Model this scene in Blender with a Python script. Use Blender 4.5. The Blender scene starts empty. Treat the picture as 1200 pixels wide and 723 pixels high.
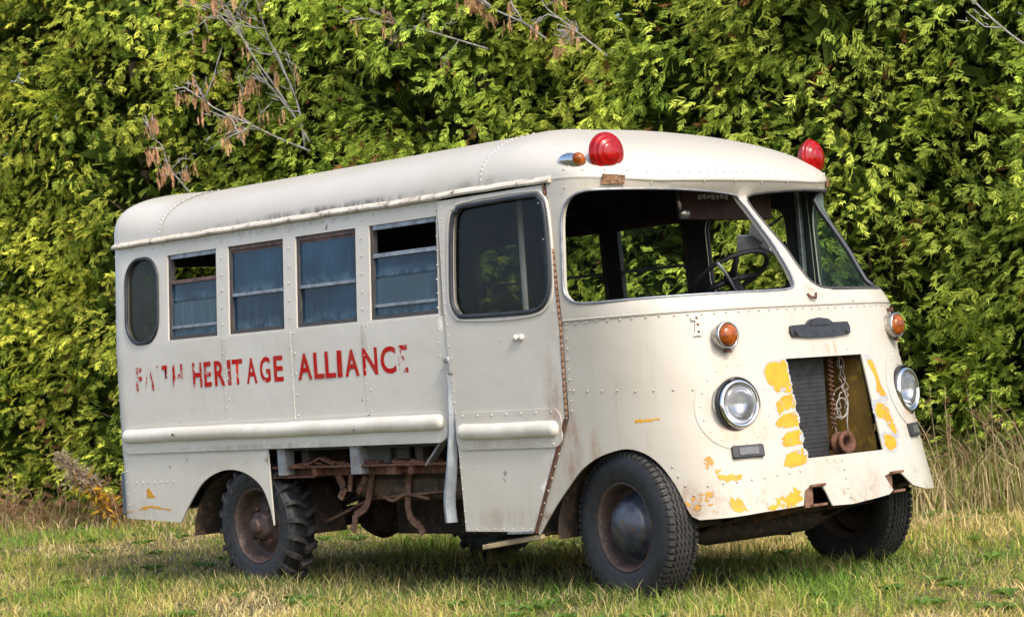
import bpy, bmesh, math, random
import numpy as np
from mathutils import Vector, Matrix
from mathutils.geometry import delaunay_2d_cdt

random.seed(7)
RNG = np.random.default_rng(11)
scene = bpy.context.scene
COL = scene.collection
rad_ = math.radians

# ------------------------------------------------------------------ camera
YAW, PITCH, ROLL = 2.3881, 0.0292, -0.0669
_f = Vector((math.cos(YAW) * math.cos(PITCH), math.sin(YAW) * math.cos(PITCH), math.sin(PITCH)))
_r = Vector((math.sin(YAW), -math.cos(YAW), 0))
_u = _r.cross(_f)
_r2 = _r * math.cos(ROLL) + _u * math.sin(ROLL)
_u2 = -_r * math.sin(ROLL) + _u * math.cos(ROLL)
cam_data = bpy.data.cameras.new("camera")
cam = bpy.data.objects.new("camera", cam_data)
COL.objects.link(cam)
CAM = Vector((7.7722, -8.9197, 1.1477))
m = Matrix((( _r2.x, _u2.x, -_f.x, CAM.x), (_r2.y, _u2.y, -_f.y, CAM.y), (_r2.z, _u2.z, -_f.z, CAM.z), (0, 0, 0, 1)))
cam.matrix_world = m
cam_data.sensor_width = 36
cam_data.lens = 2663.1 / 1200 * 36
cam_data.clip_end = 500
cam_data.dof.use_dof = True
cam_data.dof.focus_distance = 12.2
cam_data.dof.aperture_fstop = 7.0
scene.camera = cam

# ------------------------------------------------------------------ sky, sun, exposure
SUN_AZ, SUN_EL = rad_(-15), rad_(46)          # azimuth measured from +x towards +y
world = bpy.data.worlds.new("World")
scene.world = world
world.use_nodes = True
wn = world.node_tree.nodes
wl = world.node_tree.links
for n in list(wn):
    wn.remove(n)
wo = wn.new("ShaderNodeOutputWorld")
bg = wn.new("ShaderNodeBackground")
sk = wn.new("ShaderNodeTexSky")
sk.sky_type = 'NISHITA'
sk.sun_disc = False
sk.sun_elevation = SUN_EL
sk.sun_rotation = math.pi / 2 - SUN_AZ
sk.air_density = 0.9
sk.dust_density = 3.5
sk.ozone_density = 0.7
bg.inputs[1].default_value = 0.15
wl.new(sk.outputs[0], bg.inputs[0])
wl.new(bg.outputs[0], wo.inputs[0])
sd = bpy.data.lights.new("sun", 'SUN')
sd.energy = 1.25
sd.angle = rad_(6)
sd.color = (1.0, 0.93, 0.82)
sun = bpy.data.objects.new("sun", sd)
COL.objects.link(sun)
sdir = Vector((math.cos(SUN_AZ) * math.cos(SUN_EL), math.sin(SUN_AZ) * math.cos(SUN_EL), math.sin(SUN_EL)))
sun.rotation_euler = sdir.to_track_quat('Z', 'Y').to_euler()
sun.location = (6, -4, 12)
vs = scene.view_settings
vs.view_transform = 'Standard'
vs.look = 'None'
vs.gamma = 1.0
vs.exposure = 1.12
scene.cycles.max_bounces = 8
scene.cycles.transparent_max_bounces = 16

# ------------------------------------------------------------------ materials
MAT = {}


class NT_:
    def __init__(self, name):
        self.m = bpy.data.materials.new(name)
        self.m.use_nodes = True
        self.t = self.m.node_tree
        self.n = self.t.nodes
        self.p = self.n["Principled BSDF"]
        self.out = self.n["Material Output"]
        MAT[name] = self.m

    def node(self, typ, **kw):
        n = self.n.new(typ)
        for k, v in kw.items():
            setattr(n, k, v)
        return n

    def link(self, a, b):
        self.t.links.new(a, b)

    def coord(self, scale=(1, 1, 1), out="Object"):
        tc = self.node("ShaderNodeTexCoord")
        mp = self.node("ShaderNodeMapping")
        mp.inputs["Scale"].default_value = scale
        self.link(tc.outputs[out], mp.inputs[0])
        return mp.outputs[0]

    def noise(self, scale, detail=6, rough=.6, vec=None, dist=0):
        n = self.node("ShaderNodeTexNoise")
        n.inputs["Scale"].default_value = scale
        n.inputs["Detail"].default_value = detail
        n.inputs["Roughness"].default_value = rough
        n.inputs["Distortion"].default_value = dist
        self.link(vec if vec is not None else self.coord(), n.inputs["Vector"])
        return n.outputs[0]

    def ramp(self, fac, lo, hi, a=0., b=1.):
        r = self.node("ShaderNodeMapRange")
        r.interpolation_type = 'SMOOTHSTEP'
        r.inputs[1].default_value = lo
        r.inputs[2].default_value = hi
        r.inputs[3].default_value = a
        r.inputs[4].default_value = b
        self.link(fac, r.inputs[0])
        return r.outputs[0]

    def math(self, op, a, b=None):
        n = self.node("ShaderNodeMath", operation=op)
        for i, v in enumerate((a, b)):
            if v is None:
                continue
            if isinstance(v, (int, float)):
                n.inputs[i].default_value = v
            else:
                self.link(v, n.inputs[i])
        return n.outputs[0]

    def mix(self, fac, a, b):
        n = self.node("ShaderNodeMix", data_type='RGBA')
        for sock, v in ((n.inputs[0], fac), (n.inputs[6], a), (n.inputs[7], b)):
            if isinstance(v, (int, float)):
                sock.default_value = v
            elif isinstance(v, tuple):
                sock.default_value = (*v, 1) if len(v) == 3 else v
            else:
                self.link(v, sock)
        return n.outputs[2]

    def base(self, v):
        if isinstance(v, tuple):
            self.p.inputs["Base Color"].default_value = (*v, 1)
        else:
            self.link(v, self.p.inputs["Base Color"])

    def rough(self, v):
        s = self.p.inputs["Roughness"]
        if isinstance(v, (int, float)):
            s.default_value = v
        else:
            self.link(v, s)

    def bump(self, h, strength=.3, dist=.01):
        b = self.node("ShaderNodeBump")
        b.inputs["Strength"].default_value = strength
        b.inputs["Distance"].default_value = dist
        self.link(h, b.inputs["Height"])
        self.link(b.outputs[0], self.p.inputs["Normal"])


def blotchy(name, c1, c2, scale=8, rough=.6, metal=0., bump=.25, c3=None, lo=.35, hi=.65):
    t = NT_(name)
    n = t.noise(scale, 8, .65)
    c = t.mix(t.ramp(n, lo, hi), c1, c2)
    if c3:
        n2 = t.noise(scale * 3.1, 6, .7)
        c = t.mix(t.ramp(n2, .52, .66), c, c3)
    t.base(c)
    t.rough(t.ramp(n, .2, .8, max(0.02, rough - .12), min(1, rough + .12)))
    t.p.inputs["Metallic"].default_value = metal
    if bump:
        t.bump(t.noise(scale * 6, 5, .6), bump, .004)
    return t


def paint(name, basecol, stains_and_shade=(), low_rust=False):
    """aged white house-paint over sheet steel: grime, run marks, chips"""
    t = NT_(name)
    tc = t.coord()
    big = t.noise(1.3, 5, .55)
    streak = t.noise(1.0, 6, .6, t.coord((16, 16, 1.1)))
    fine = t.noise(38, 6, .7)
    c = t.mix(t.ramp(big, .3, .75), basecol, tuple(v * k for v, k in zip(basecol, (.92, .905, .87))))
    c = t.mix(t.math('MULTIPLY', t.ramp(streak, .52, .8), 0. if 'roof' in name else (.16 if 'side' in name or 'door' in name else .45)), c, tuple(v * k for v, k in zip(basecol, (.70, .66, .56))))
    c = t.mix(t.math('MULTIPLY', t.ramp(fine, .62, .75), .0 if 'roof' in name else .35), c, tuple(v * k for v, k in zip(basecol, (.66, .60, .50))))
    mid = t.noise(6, 7, .7, dist=.6)
    c = t.mix(t.math('MULTIPLY', t.ramp(mid, .58, .74), .08 if 'roof' in name else .30), c, tuple(v * k for v, k in zip(basecol, (.78, .73, .62))))
    # small chips to rust
    chip = t.noise(21, 3, .5)
    chip2 = t.noise(2.2, 3, .5)
    cf = t.math('MULTIPLY', t.ramp(chip, .70, .73), t.ramp(chip2, .52, .62))
    c = t.mix(t.math('MULTIPLY', cf, .12 if 'roof' in name else .85), c, (.10, .06, .035))
    for (ctr, rad, col, amt) in stains_and_shade:
        vs_ = t.node("ShaderNodeVectorMath", operation='SUBTRACT')
        t.link(tc, vs_.inputs[0])
        vs_.inputs[1].default_value = ctr
        vd = t.node("ShaderNodeVectorMath", operation='DIVIDE')
        t.link(vs_.outputs[0], vd.inputs[0])
        vd.inputs[1].default_value = rad
        ln = t.node("ShaderNodeVectorMath", operation='LENGTH')
        t.link(vd.outputs[0], ln.inputs[0])
        f = t.ramp(ln.outputs["Value"], .1, 1., 1., 0.)
        nn = t.noise(14, 6, .7, t.coord((1, 1, .45)))
        f = t.math('MULTIPLY', f, t.ramp(nn, .36, .66, .1, 1))
        c = t.mix(t.math('MULTIPLY', f, amt), c, col)
    if low_rust:
        sp = t.node("ShaderNodeSeparateXYZ")
        t.link(tc, sp.inputs[0])
        g = t.ramp(sp.outputs[2], .40, .62, 1., 0.)
        nn = t.noise(9, 8, .72)
        f = t.math('MULTIPLY', g, t.ramp(nn, .50, .64))
        c = t.mix(t.math('MULTIPLY', f, .7), c, (.22, .14, .085))
        nn2 = t.noise(30, 6, .7)
        f2 = t.math('MULTIPLY', g, t.ramp(nn2, .60, .68))
        c = t.mix(t.math('MULTIPLY', f2, .9), c, (.42, .22, .03))
    t.base(c)
    t.rough(t.ramp(big, .3, .75, .26, .42))
    t.p.inputs["Specular IOR Level"].default_value = .55
    h = t.math('ADD', t.math('MULTIPLY', t.noise(2.6, 3, .5), 1.0), t.math('MULTIPLY', t.noise(30, 4, .6), .05))
    t.bump(h, .30 if 'roof' in name else .5, .012 if 'roof' in name else .018)
    return t


RUSTC = (.23, .095, .035)
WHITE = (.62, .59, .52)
paint("white_paint", WHITE)  # next four base tones counter the light: side and door lighter, front and roof darker
paint("white_paint_side", (.59, .565, .505), stains_and_shade=[((-4.15, -1, .45), (.25, .5, .12), (.35, .25, .12), .4), ((-1.80, -1, 1.62), (.012, .3, .06), (.33, .2, .05), .9), ((-3.16, -1, 1.36), (.05, .3, .16), (.40, .34, .26), .6), ((-2.50, -1, 1.34), (.04, .3, .18), (.40, .34, .26), .6), ((-1.86, -1, 1.36), (.05, .3, .16), (.38, .30, .22), .7), ((-2.7, -1, 2.07), (1.4, .3, .035), (.38, .33, .26), .7), ((-2.7, -1, .83), (1.6, .3, .035), (.30, .25, .19), .75), ((-3.3, -1, .72), (.35, .3, .08), (.42, .36, .28), .6), ((-1.24, -1, .75), (.05, .3, .2), (.36, .28, .2), .6)])
paint("white_paint_front", (.475, .445, .38), stains_and_shade=[
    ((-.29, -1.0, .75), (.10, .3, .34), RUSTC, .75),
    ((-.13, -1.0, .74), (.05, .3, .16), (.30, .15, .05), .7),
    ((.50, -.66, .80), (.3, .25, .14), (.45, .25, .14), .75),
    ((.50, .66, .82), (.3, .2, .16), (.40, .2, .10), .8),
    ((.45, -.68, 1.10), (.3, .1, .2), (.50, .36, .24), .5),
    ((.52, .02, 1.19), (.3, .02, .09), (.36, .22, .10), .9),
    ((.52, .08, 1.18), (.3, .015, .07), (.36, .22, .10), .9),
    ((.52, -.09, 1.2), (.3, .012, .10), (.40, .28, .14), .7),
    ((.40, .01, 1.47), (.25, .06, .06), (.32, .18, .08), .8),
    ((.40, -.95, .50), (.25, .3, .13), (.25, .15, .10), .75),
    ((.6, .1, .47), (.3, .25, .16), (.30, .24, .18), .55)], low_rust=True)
paint("white_paint_door", (.57, .54, .475), stains_and_shade=[
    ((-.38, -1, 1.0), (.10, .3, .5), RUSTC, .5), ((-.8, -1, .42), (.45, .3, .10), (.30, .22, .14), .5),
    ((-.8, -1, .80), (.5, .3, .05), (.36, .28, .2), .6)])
paint("white_paint_roof", (.50, .475, .42), stains_and_shade=[((-2.2, -1, 2.135), (1.7, .2, .045), (.07, .06, .045), 1.), ((-.9, -1, 2.14), (.3, .2, .06), (.16, .14, .10), .6)])  # first mark is gutter grime with the drip rail's shadow line painted in
blotchy("cream_rail", (.70, .67, .59), (.58, .54, .45), 5, .42, 0, .1)
blotchy("inner_lining", (.026, .030, .034), (.050, .053, .056), 3, .7)
blotchy("gutter_paint", (.62, .58, .49), (.50, .45, .36), 6, .5, 0, .2, (.13, .09, .06))
blotchy("rust", (.13, .052, .026), (.055, .027, .018), 16, .85, 0, .5, (.20, .09, .045))
blotchy("hinge_rust", (.26, .13, .06), (.13, .06, .03), 30, .8, 0, .4, (.40, .30, .20))
blotchy("rusty_chassis", (.040, .028, .020), (.018, .015, .013), 7, .85, 0, .4, (.13, .065, .032))
blotchy("brown_tank", (.085, .058, .034), (.035, .025, .018), 5, .8, 0, .3, (.16, .09, .05))
blotchy("pale_rust", (.22, .12, .075), (.11, .05, .03), 14, .8, 0, .4)
blotchy("grey_steel", (.30, .32, .34), (.20, .21, .23), 9, .5, .3, .2, (.25, .18, .12))
blotchy("bright_strip", (.42, .46, .50), (.26, .29, .33), 7, .38, .5, .3)
blotchy("aluminium", (.36, .38, .40), (.22, .23, .25), 20, .42, .6, .1)
blotchy("dark_frame", (.035, .036, .040), (.07, .06, .055), 18, .6, 0, .1)
blotchy("window_rust", (.16, .09, .07), (.07, .05, .045), 20, .7, 0, .2)
blotchy("rubber", (.008, .0095, .013), (.016, .017, .020), 14, .58, 0, .35, (.032, .030, .028))
blotchy("tread_rubber", (.014, .014, .015), (.028, .027, .025), 12, .75, 0, .35, (.055, .048, .038))
blotchy("seal_rubber", (.016, .019, .026), (.03, .034, .042), 12, .5, 0, .1)
blotchy("rim_rust", (.060, .036, .029), (.028, .022, .020), 18, .7, 0, .4, (.13, .07, .05))
blotchy("hub_paint", (.028, .038, .058), (.085, .095, .115), 9, .30, .35, .3, (.11, .058, .034))
blotchy("chrome", (.74, .75, .76), (.58, .59, .60), 10, .14, 1., 0)
blotchy("dull_chrome", (.52, .52, .51), (.34, .32, .30), 18, .3, .9, .1, (.20, .11, .06))
blotchy("black_emblem", (.012, .013, .015), (.03, .03, .032), 30, .4, 0, .3)
blotchy("black_paint", (.02, .021, .023), (.04, .04, .042), 16, .5, 0, .15)
blotchy("maroon", (.055, .014, .011), (.03, .009, .008), 8, .6)
blotchy("radiator", (.045, .047, .048), (.028, .028, .029), 22, .6, .3, .3)
blotchy("olive_panel", (.20, .125, .028), (.075, .055, .022), 5, .45, 0, .2, (.30, .19, .03))
blotchy("wire_pale", (.36, .34, .31), (.22, .20, .18), 20, .5, 0, 0)
blotchy("mirror_back", (.40, .43, .46), (.30, .32, .35), 10, .35, .4, 0)
blotchy("step_wood", (.42, .33, .18), (.24, .18, .10), 12, .75, 0, .4)
blotchy("blue_grey", (.13, .165, .20), (.09, .11, .135), 6, .5, 0, .1)
blotchy("sticker_white", (.66, .64, .60), (.42, .38, .34), 60, .6, 0, 0)


def lens(name, col, dark):
    t = NT_(name)
    t.base(t.mix(t.ramp(t.noise(22, 5, .6), .35, .7), col, dark))
    t.rough(.18)
    t.p.inputs["Specular IOR Level"].default_value = .3
    t.p.inputs["Transmission Weight"].default_value = .0
    t.p.inputs["Coat Weight"].default_value = .25
    t.p.inputs["Coat Roughness"].default_value = .1
    return t


lens("red_lens", (.33, .002, .002), (.20, .001, .001))
lens("amber_lens", (.34, .085, .008), (.13, .03, .006))
lens("clear_lens", (.75, .77, .80), (.6, .62, .64))
MAT["clear_lens"].node_tree.nodes["Principled BSDF"].inputs["Transmission Weight"].default_value = .9


def glass(name, tint, dirt, dirtcol, rough=.03):
    t = NT_(name)
    g = t.node("ShaderNodeBsdfGlossy")
    g.inputs["Roughness"].default_value = rough
    tr = t.node("ShaderNodeBsdfTransparent")
    tr.inputs[0].default_value = (*tint, 1)
    lw = t.node("ShaderNodeLayerWeight")
    lw.inputs[0].default_value = .5
    fr_ = t.math('ADD', t.math('MULTIPLY', t.math('POWER', lw.outputs["Facing"], 4.5), .7), .016)
    mx = t.node("ShaderNodeMixShader")
    t.link(fr_, mx.inputs[0])
    t.link(tr.outputs[0], mx.inputs[1])
    t.link(g.outputs[0], mx.inputs[2])
    d = t.node("ShaderNodeBsdfDiffuse")
    d.inputs[0].default_value = (*dirtcol, 1)
    mx2 = t.node("ShaderNodeMixShader")
    nn = t.noise(4, 6, .65)
    t.link(t.ramp(nn, .3, .8, dirt * .4, dirt * 1.6), mx2.inputs[0])
    t.link(mx.outputs[0], mx2.inputs[1])
    t.link(d.outputs[0], mx2.inputs[2])
    t.link(mx2.outputs[0], t.out.inputs[0])
    return t


glass("window_glass", (.80, .86, .84), .05, (.5, .52, .5))
glass("door_glass", (.72, .73, .73), .008, (.3, .31, .31))
glass("green_glass", (.66, .78, .72), .17, (.50, .62, .58))
glass("rear_glass", (.5, .52, .48), .05, (.3, .3, .27))


def filmed(name, c1, c2, c3):
    t = NT_(name)
    n = t.noise(2.2, 5, .6)
    st = t.noise(1, 5, .6, t.coord((28, 28, 1.2)))
    c = t.mix(t.ramp(n, .3, .7), tuple(v * .6 for v in c1), c2)
    c = t.mix(t.math('MULTIPLY', t.ramp(st, .5, .8), .5), c, c3)
    # dust lying along the lower edge of each pane, broken up
    sp = t.node("ShaderNodeSeparateXYZ")
    t.link(t.coord(), sp.inputs[0])
    lo_ = t.math('MAXIMUM', t.ramp(sp.outputs[2], 1.51, 1.60, 1., 0.), t.math('MULTIPLY', t.ramp(sp.outputs[2], 1.72, 1.735), t.ramp(sp.outputs[2], 1.735, 1.80, 1., 0.)))
    d_ = t.math('MULTIPLY', lo_, t.ramp(t.noise(16, 7, .7), .38, .66))
    c = t.mix(t.math('MULTIPLY', d_, .4), c, (.14, .23, .29))
    t.base(c)
    t.rough(t.math('ADD', t.math('MULTIPLY', t.noise(5, 5, .6), .18), .02))
    t.p.inputs["Specular IOR Level"].default_value = .35
    t.bump(t.noise(1.6, 2, .5), .12, .02)
    return t


filmed("blue_film", (.010, .034, .070), (.016, .056, .108), (.032, .078, .12))
filmed("pale_film", (.06, .105, .14), (.032, .066, .10), (.12, .175, .205))

t = NT_("red_letter_paint")
att = t.node("ShaderNodeAttribute", attribute_name="wear")
nn = t.noise(17, 8, .72, t.coord((1, 1, .55)))
n2 = t.noise(60, 5, .7)
nm = t.math('ADD', t.math('MULTIPLY', nn, .8), t.math('MULTIPLY', n2, .2))
thr = t.math('SUBTRACT', nm, t.math('ADD', t.math('MULTIPLY', att.outputs["Fac"], .36), .32))
t.link(t.ramp(thr, -.015, .025), t.p.inputs["Alpha"])
t.base(t.mix(t.ramp(t.noise(26, 5, .6), .4, .66), (.42, .008, .006), (.38, .035, .022)))
t.rough(.7)
t.p.inputs["Specular IOR Level"].default_value = .1


def chipped(name, c1, c2, thr=.40, sc=24):
    t = NT_(name)
    a = t.noise(sc, 6, .68)
    b = t.noise(sc * .3, 3, .6)
    s = t.math('ADD', t.math('MULTIPLY', a, .55), t.math('MULTIPLY', b, .45))
    t.link(t.ramp(s, thr - .012, thr + .012), t.p.inputs["Alpha"])
    t.base(t.mix(t.ramp(t.noise(12, 6, .6), .38, .66), c1, c2))
    t.rough(.55)
    return t


chipped("yellow_paint", (.60, .30, .006), (.48, .225, .008), .42, 26)
chipped("yellow_specks", (.60, .30, .02), (.42, .21, .03), .56, 34)
chipped("primer_grey", (.30, .32, .34), (.42, .42, .40), .40)


def leafy(name, transl=.35, rough=.55):
    t = NT_(name)
    at = t.node("ShaderNodeAttribute", attribute_name="tone")
    t.link(at.outputs["Color"], t.p.inputs["Base Color"])
    t.rough(rough)
    t.p.inputs["Specular IOR Level"].default_value = .06
    tl = t.node("ShaderNodeBsdfTranslucent")
    mx = t.node("ShaderNodeMix", data_type='RGBA')
    mx.blend_type = 'MULTIPLY'
    mx.inputs[0].default_value = 1
    t.link(at.outputs["Color"], mx.inputs[6])
    mx.inputs[7].default_value = (1.3, 1.2, .75, 1)
    t.link(mx.outputs[2], tl.inputs[0])
    ms = t.node("ShaderNodeMixShader")
    ms.inputs[0].default_value = transl
    t.link(t.p.outputs[0], ms.inputs[1])
    t.link(tl.outputs[0], ms.inputs[2])
    t.link(ms.outputs[0], t.out.inputs[0])
    return t


leafy("cedar_foliage", .44, .85)
leafy("grass_blades", .35, .6)
leafy("dry_foliage", .2, .8)
blotchy("bark", (.12, .085, .06), (.06, .045, .035), 10, .9, 0, .6)
blotchy("grey_twig", (.42, .40, .39), (.27, .25, .24), 12, .9, 0, .3)
t = NT_("soil_thatch")
n1 = t.noise(.45, 5, .6)
n2 = t.noise(7, 8, .7)
n3 = t.noise(60, 6, .7)
c = t.mix(t.ramp(n1, .38, .62), (.055, .062, .018), (.10, .082, .036))
c = t.mix(t.ramp(n2, .45, .7), c, (.15, .115, .055))
c = t.mix(t.math('MULTIPLY', t.ramp(n3, .45, .65), .6), c, (.055, .05, .022))
t.base(c)
t.rough(.95)
t.bump(n3, .8, .03)

# ------------------------------------------------------------------ mesh helpers
def link_obj(name, me, parent=None):
    o = bpy.data.objects.new(name, me)
    COL.objects.link(o)
    if parent is not None:
        o.parent = parent
    return o


def tag(o, label=None, cat=None, group=None, kind=None):
    for k, v in (("label", label), ("category", cat), ("group", group), ("kind", kind)):
        if v:
            o[k] = v
    return o


class MB:
    def __init__(self):
        self.v, self.f, self.mi, self.sm = [], [], [], []

    def add(self, verts, faces, mi=0, smooth=False):
        b = len(self.v)
        self.v.extend([tuple(map(float, p)) for p in verts])
        self.f.extend([tuple(int(i) + b for i in q) for q in faces])
        self.mi.extend([mi] * len(faces))
        self.sm.extend([smooth] * len(faces))
        return self

    def obox(self, c, ax, half, mi=0, bev=0.):
        """box with centre c, 3 unit axes and half sizes, chamfered along its long edges when bev > 0"""
        c = np.array(c, float)
        ax = [np.array(a, float) / np.linalg.norm(a) for a in ax]
        hx, hy, hz = half
        if bev <= 0:
            vs_ = [c + ax[0] * sx * hx + ax[1] * sy * hy + ax[2] * sz * hz for sx in (-1, 1) for sy in (-1, 1) for sz in (-1, 1)]
            fs = [(0, 1, 3, 2), (4, 6, 7, 5), (0, 4, 5, 1), (2, 3, 7, 6), (0, 2, 6, 4), (1, 5, 7, 3)]
            return self.add(vs_, fs, mi)
        b = min(bev, .45 * hy, .45 * hz)
        prof = [(-hy + b, -hz), (hy - b, -hz), (hy, -hz + b), (hy, hz - b), (hy - b, hz), (-hy + b, hz), (-hy, hz - b), (-hy, -hz + b)]
        vs_ = []
        for sx, k in ((-hx, 0), (-hx + b, 1), (hx - b, 1), (hx, 0)):
            for (y, z) in prof:
                s = 1 if k else 1 - b / max(hy, hz)
                vs_.append(c + ax[0] * sx + ax[1] * y * s + ax[2] * z * s)
        fs = []
        for r in range(3):
            for i in range(8):
                j = (i + 1) % 8
                fs.append((r * 8 + i, r * 8 + j, r * 8 + 8 + j, r * 8 + 8 + i))
        fs.append(tuple(range(7, -1, -1)))
        fs.append(tuple(range(24, 32)))
        return self.add(vs_, fs, mi)

    def box(self, lo, hi, mi=0, bev=0.):
        lo, hi = np.array(lo, float), np.array(hi, float)
        return self.obox((lo + hi) / 2, np.eye(3), (hi - lo) / 2, mi, bev)

    def bar(self, a, b, w, h, up=(0, 0, 1), mi=0, bev=0.):
        a, b = np.array(a, float), np.array(b, float)
        d = b - a
        L = np.linalg.norm(d)
        d /= L
        up = np.array(up, float)
        s = np.cross(up, d)
        s /= np.linalg.norm(s)
        u2 = np.cross(d, s)
        return self.obox((a + b) / 2, (d, s, u2), (L / 2, w / 2, h / 2), mi, bev)

    def tube(self, pts, r, sides=8, mi=0, cap=True, smooth=True):
        pts = [np.array(p, float) for p in pts]
        n = len(pts)
        rs = r if hasattr(r, '__len__') else [r] * n
        ref = np.array((0.3, 0.2, 1.))
        vs_, fs = [], []
        prev = None
        for i in range(n):
            d = pts[min(i + 1, n - 1)] - pts[max(i - 1, 0)]
            d /= (np.linalg.norm(d) + 1e-9)
            if prev is None:
                a = np.cross(d, ref)
                if np.linalg.norm(a) < 1e-3:
                    a = np.cross(d, (1, 0, 0))
            else:
                a = prev - d * (prev @ d)
            a /= (np.linalg.norm(a) + 1e-9)
            prev = a
            b = np.cross(d, a)
            for k in range(sides):
                t_ = 2 * math.pi * k / sides
                vs_.append(pts[i] + rs[i] * (a * math.cos(t_) + b * math.sin(t_)))
        for i in range(n - 1):
            for k in range(sides):
                j = (k + 1) % sides
                fs.append((i * sides + k, i * sides + j, (i + 1) * sides + j, (i + 1) * sides + k))
        self.add(vs_, fs, mi, smooth)
        if cap:
            b0 = len(self.v) - n * sides
            self.f.append(tuple(b0 + k for k in range(sides - 1, -1, -1)))
            self.f.append(tuple(b0 + (n - 1) * sides + k for k in range(sides)))
            self.mi += [mi, mi]
            self.sm += [False, False]
        return self

    def lathe(self, prof, o, axis, seg=32, mi=0, smooth=True, squash=(1, 1), xref=None):
        """prof: list of (radius, distance along axis)"""
        o = np.array(o, float)
        d = np.array(axis, float)
        d /= np.linalg.norm(d)
        a = np.array(xref, float) if xref is not None else np.cross(d, (0, 0, 1.))
        a = a - d * (a @ d)
        a /= np.linalg.norm(a)
        b = np.cross(d, a)
        vs_, fs = [], []
        n = len(prof)
        for (r, h) in prof:
            for k in range(seg):
                t_ = 2 * math.pi * k / seg
                vs_.append(o + d * h + r * (a * math.cos(t_) * squash[0] + b * math.sin(t_) * squash[1]))
        for i in range(n - 1):
            for k in range(seg):
                j = (k + 1) % seg
                fs.append((i * seg + k, i * seg + j, (i + 1) * seg + j, (i + 1) * seg + k))
        self.add(vs_, fs, mi, smooth)
        return self

    def sweep(self, path, nrm, prof, up=None, mi=0, smooth=False, closed=False):
        """prof (n, w): offset along normal and along up(default z)"""
        path = np.array(path, float)
        nrm = np.array(nrm, float)
        upv = np.array(up if up is not None else (0, 0, 1.), float)
        if upv.ndim == 1:
            upv = np.tile(upv, (len(path), 1))
        k = len(prof)
        vs_ = [path[i] + nrm[i] * a + upv[i] * b for i in range(len(path)) for (a, b) in prof]
        fs = []
        n = len(path)
        for i in range(n if closed else n - 1):
            i2 = (i + 1) % n
            for j in range(k):
                j2 = (j + 1) % k
                fs.append((i * k + j, i * k + j2, i2 * k + j2, i2 * k + j))
        if not closed:
            fs.append(tuple(range(k - 1, -1, -1)))
            fs.append(tuple((n - 1) * k + j for j in range(k)))
        return self.add(vs_, fs, mi, smooth)

    def build(self, name, mats, parent=None, fix=True):
        me = bpy.data.meshes.new(name)
        me.from_pydata(self.v, [], self.f)
        for mm in (mats if isinstance(mats, (list, tuple)) else [mats]):
            me.materials.append(MAT[mm])
        me.polygons.foreach_set("material_index", self.mi)
        me.polygons.foreach_set("use_smooth", self.sm)
        if fix:
            bm = bmesh.new()
            bm.from_mesh(me)
            bmesh.ops.recalc_face_normals(bm, faces=bm.faces)
            bm.to_mesh(me)
            bm.free()
        me.update()
        return link_obj(name, me, parent)


def catmull(pts, sub=6, closed=False):
    P = [np.array(p, float) for p in pts]
    n = len(P)
    out = []
    rng = range(n if closed else n - 1)
    for i in rng:
        p0 = P[(i - 1) % n] if closed or i > 0 else 2 * P[0] - P[1]
        p1, p2 = P[i], P[(i + 1) % n]
        p3 = P[(i + 2) % n] if closed or i + 2 < n else 2 * P[-1] - P[-2]
        for k in range(sub):
            t_ = k / sub
            out.append(.5 * ((2 * p1) + (-p0 + p2) * t_ + (2 * p0 - 5 * p1 + 4 * p2 - p3) * t_ ** 2 + (-p0 + 3 * p1 - 3 * p2 + p3) * t_ ** 3))
    if not closed:
        out.append(P[-1])
    return [tuple(q) for q in out]


def rrect(x0, x1, z0, z1, r, k=7):
    out = []
    for cx_, cz_, a0 in ((x1 - r, z1 - r, 0), (x0 + r, z1 - r, 90), (x0 + r, z0 + r, 180), (x1 - r, z0 + r, 270)):
        for i in range(k + 1):
            a = rad_(a0 + 90 * i / k)
            out.append((cx_ + r * math.cos(a), cz_ + r * math.sin(a)))
    return out


def resample(poly, step):
    out = []
    n = len(poly)
    for i in range(n):
        a, b = np.array(poly[i]), np.array(poly[(i + 1) % n])
        L = np.linalg.norm(b - a)
        k = max(1, int(math.ceil(L / step)))
        for j in range(k):
            out.append(tuple(a + (b - a) * j / k))
    return out


def inpoly(px_, pz_, poly):
    poly = np.array(poly)
    x0, z0 = poly[:, 0], poly[:, 1]
    x1, z1 = np.roll(x0, -1), np.roll(z0, -1)
    ins = np.zeros(len(px_), bool)
    for i in range(len(poly)):
        c_ = ((z0[i] > pz_) != (z1[i] > pz_))
        if z0[i] == z1[i]:
            continue
        ins ^= c_ & (px_ < (x1[i] - x0[i]) * (pz_ - z0[i]) / (z1[i] - z0[i]) + x0[i])
    return ins


# ------------------------------------------------------------------ the bus body surface
XS=-0.30; XE=-4.36; RC=0.10; ZG=2.11
def lerp(z,t): 
    t=np.array(t,float); return np.interp(z,t[:,0],t[:,1])
BT=[(0,1.0118),(1.45,1.0118),(1.55,1.008),(2.3,.965)]
X0T=[(.0,.775),(.40,.693),(1.40,.483),(1.46,.465),(1.50,.425),(1.545,.394),(1.70,.288),(1.91,.107),(1.98,.05),(2.0,.05),(2.05,.10),(2.11,.115),(2.3,.115)]
NT=[(0,3.7),(.40,3.6),(.72,3.3),(.95,3.1),(1.43,3.1),(1.52,2.5),(2.0,2.3),(2.1,2.3),(2.3,2.3)]
def smooth_tab(t,w=.03):
    z=np.arange(0,2.31,.005); a=lerp(z,t); k=int(w/.005); ker=np.ones(2*k+1)/(2*k+1)
    ap=np.concatenate([np.full(k,a[0]),a,np.full(k,a[-1])]); return z,np.convolve(ap,ker,'valid')
_b=smooth_tab(BT,.06);_x=smooth_tab(X0T,.02);_n=smooth_tab(NT,.03)
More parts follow.
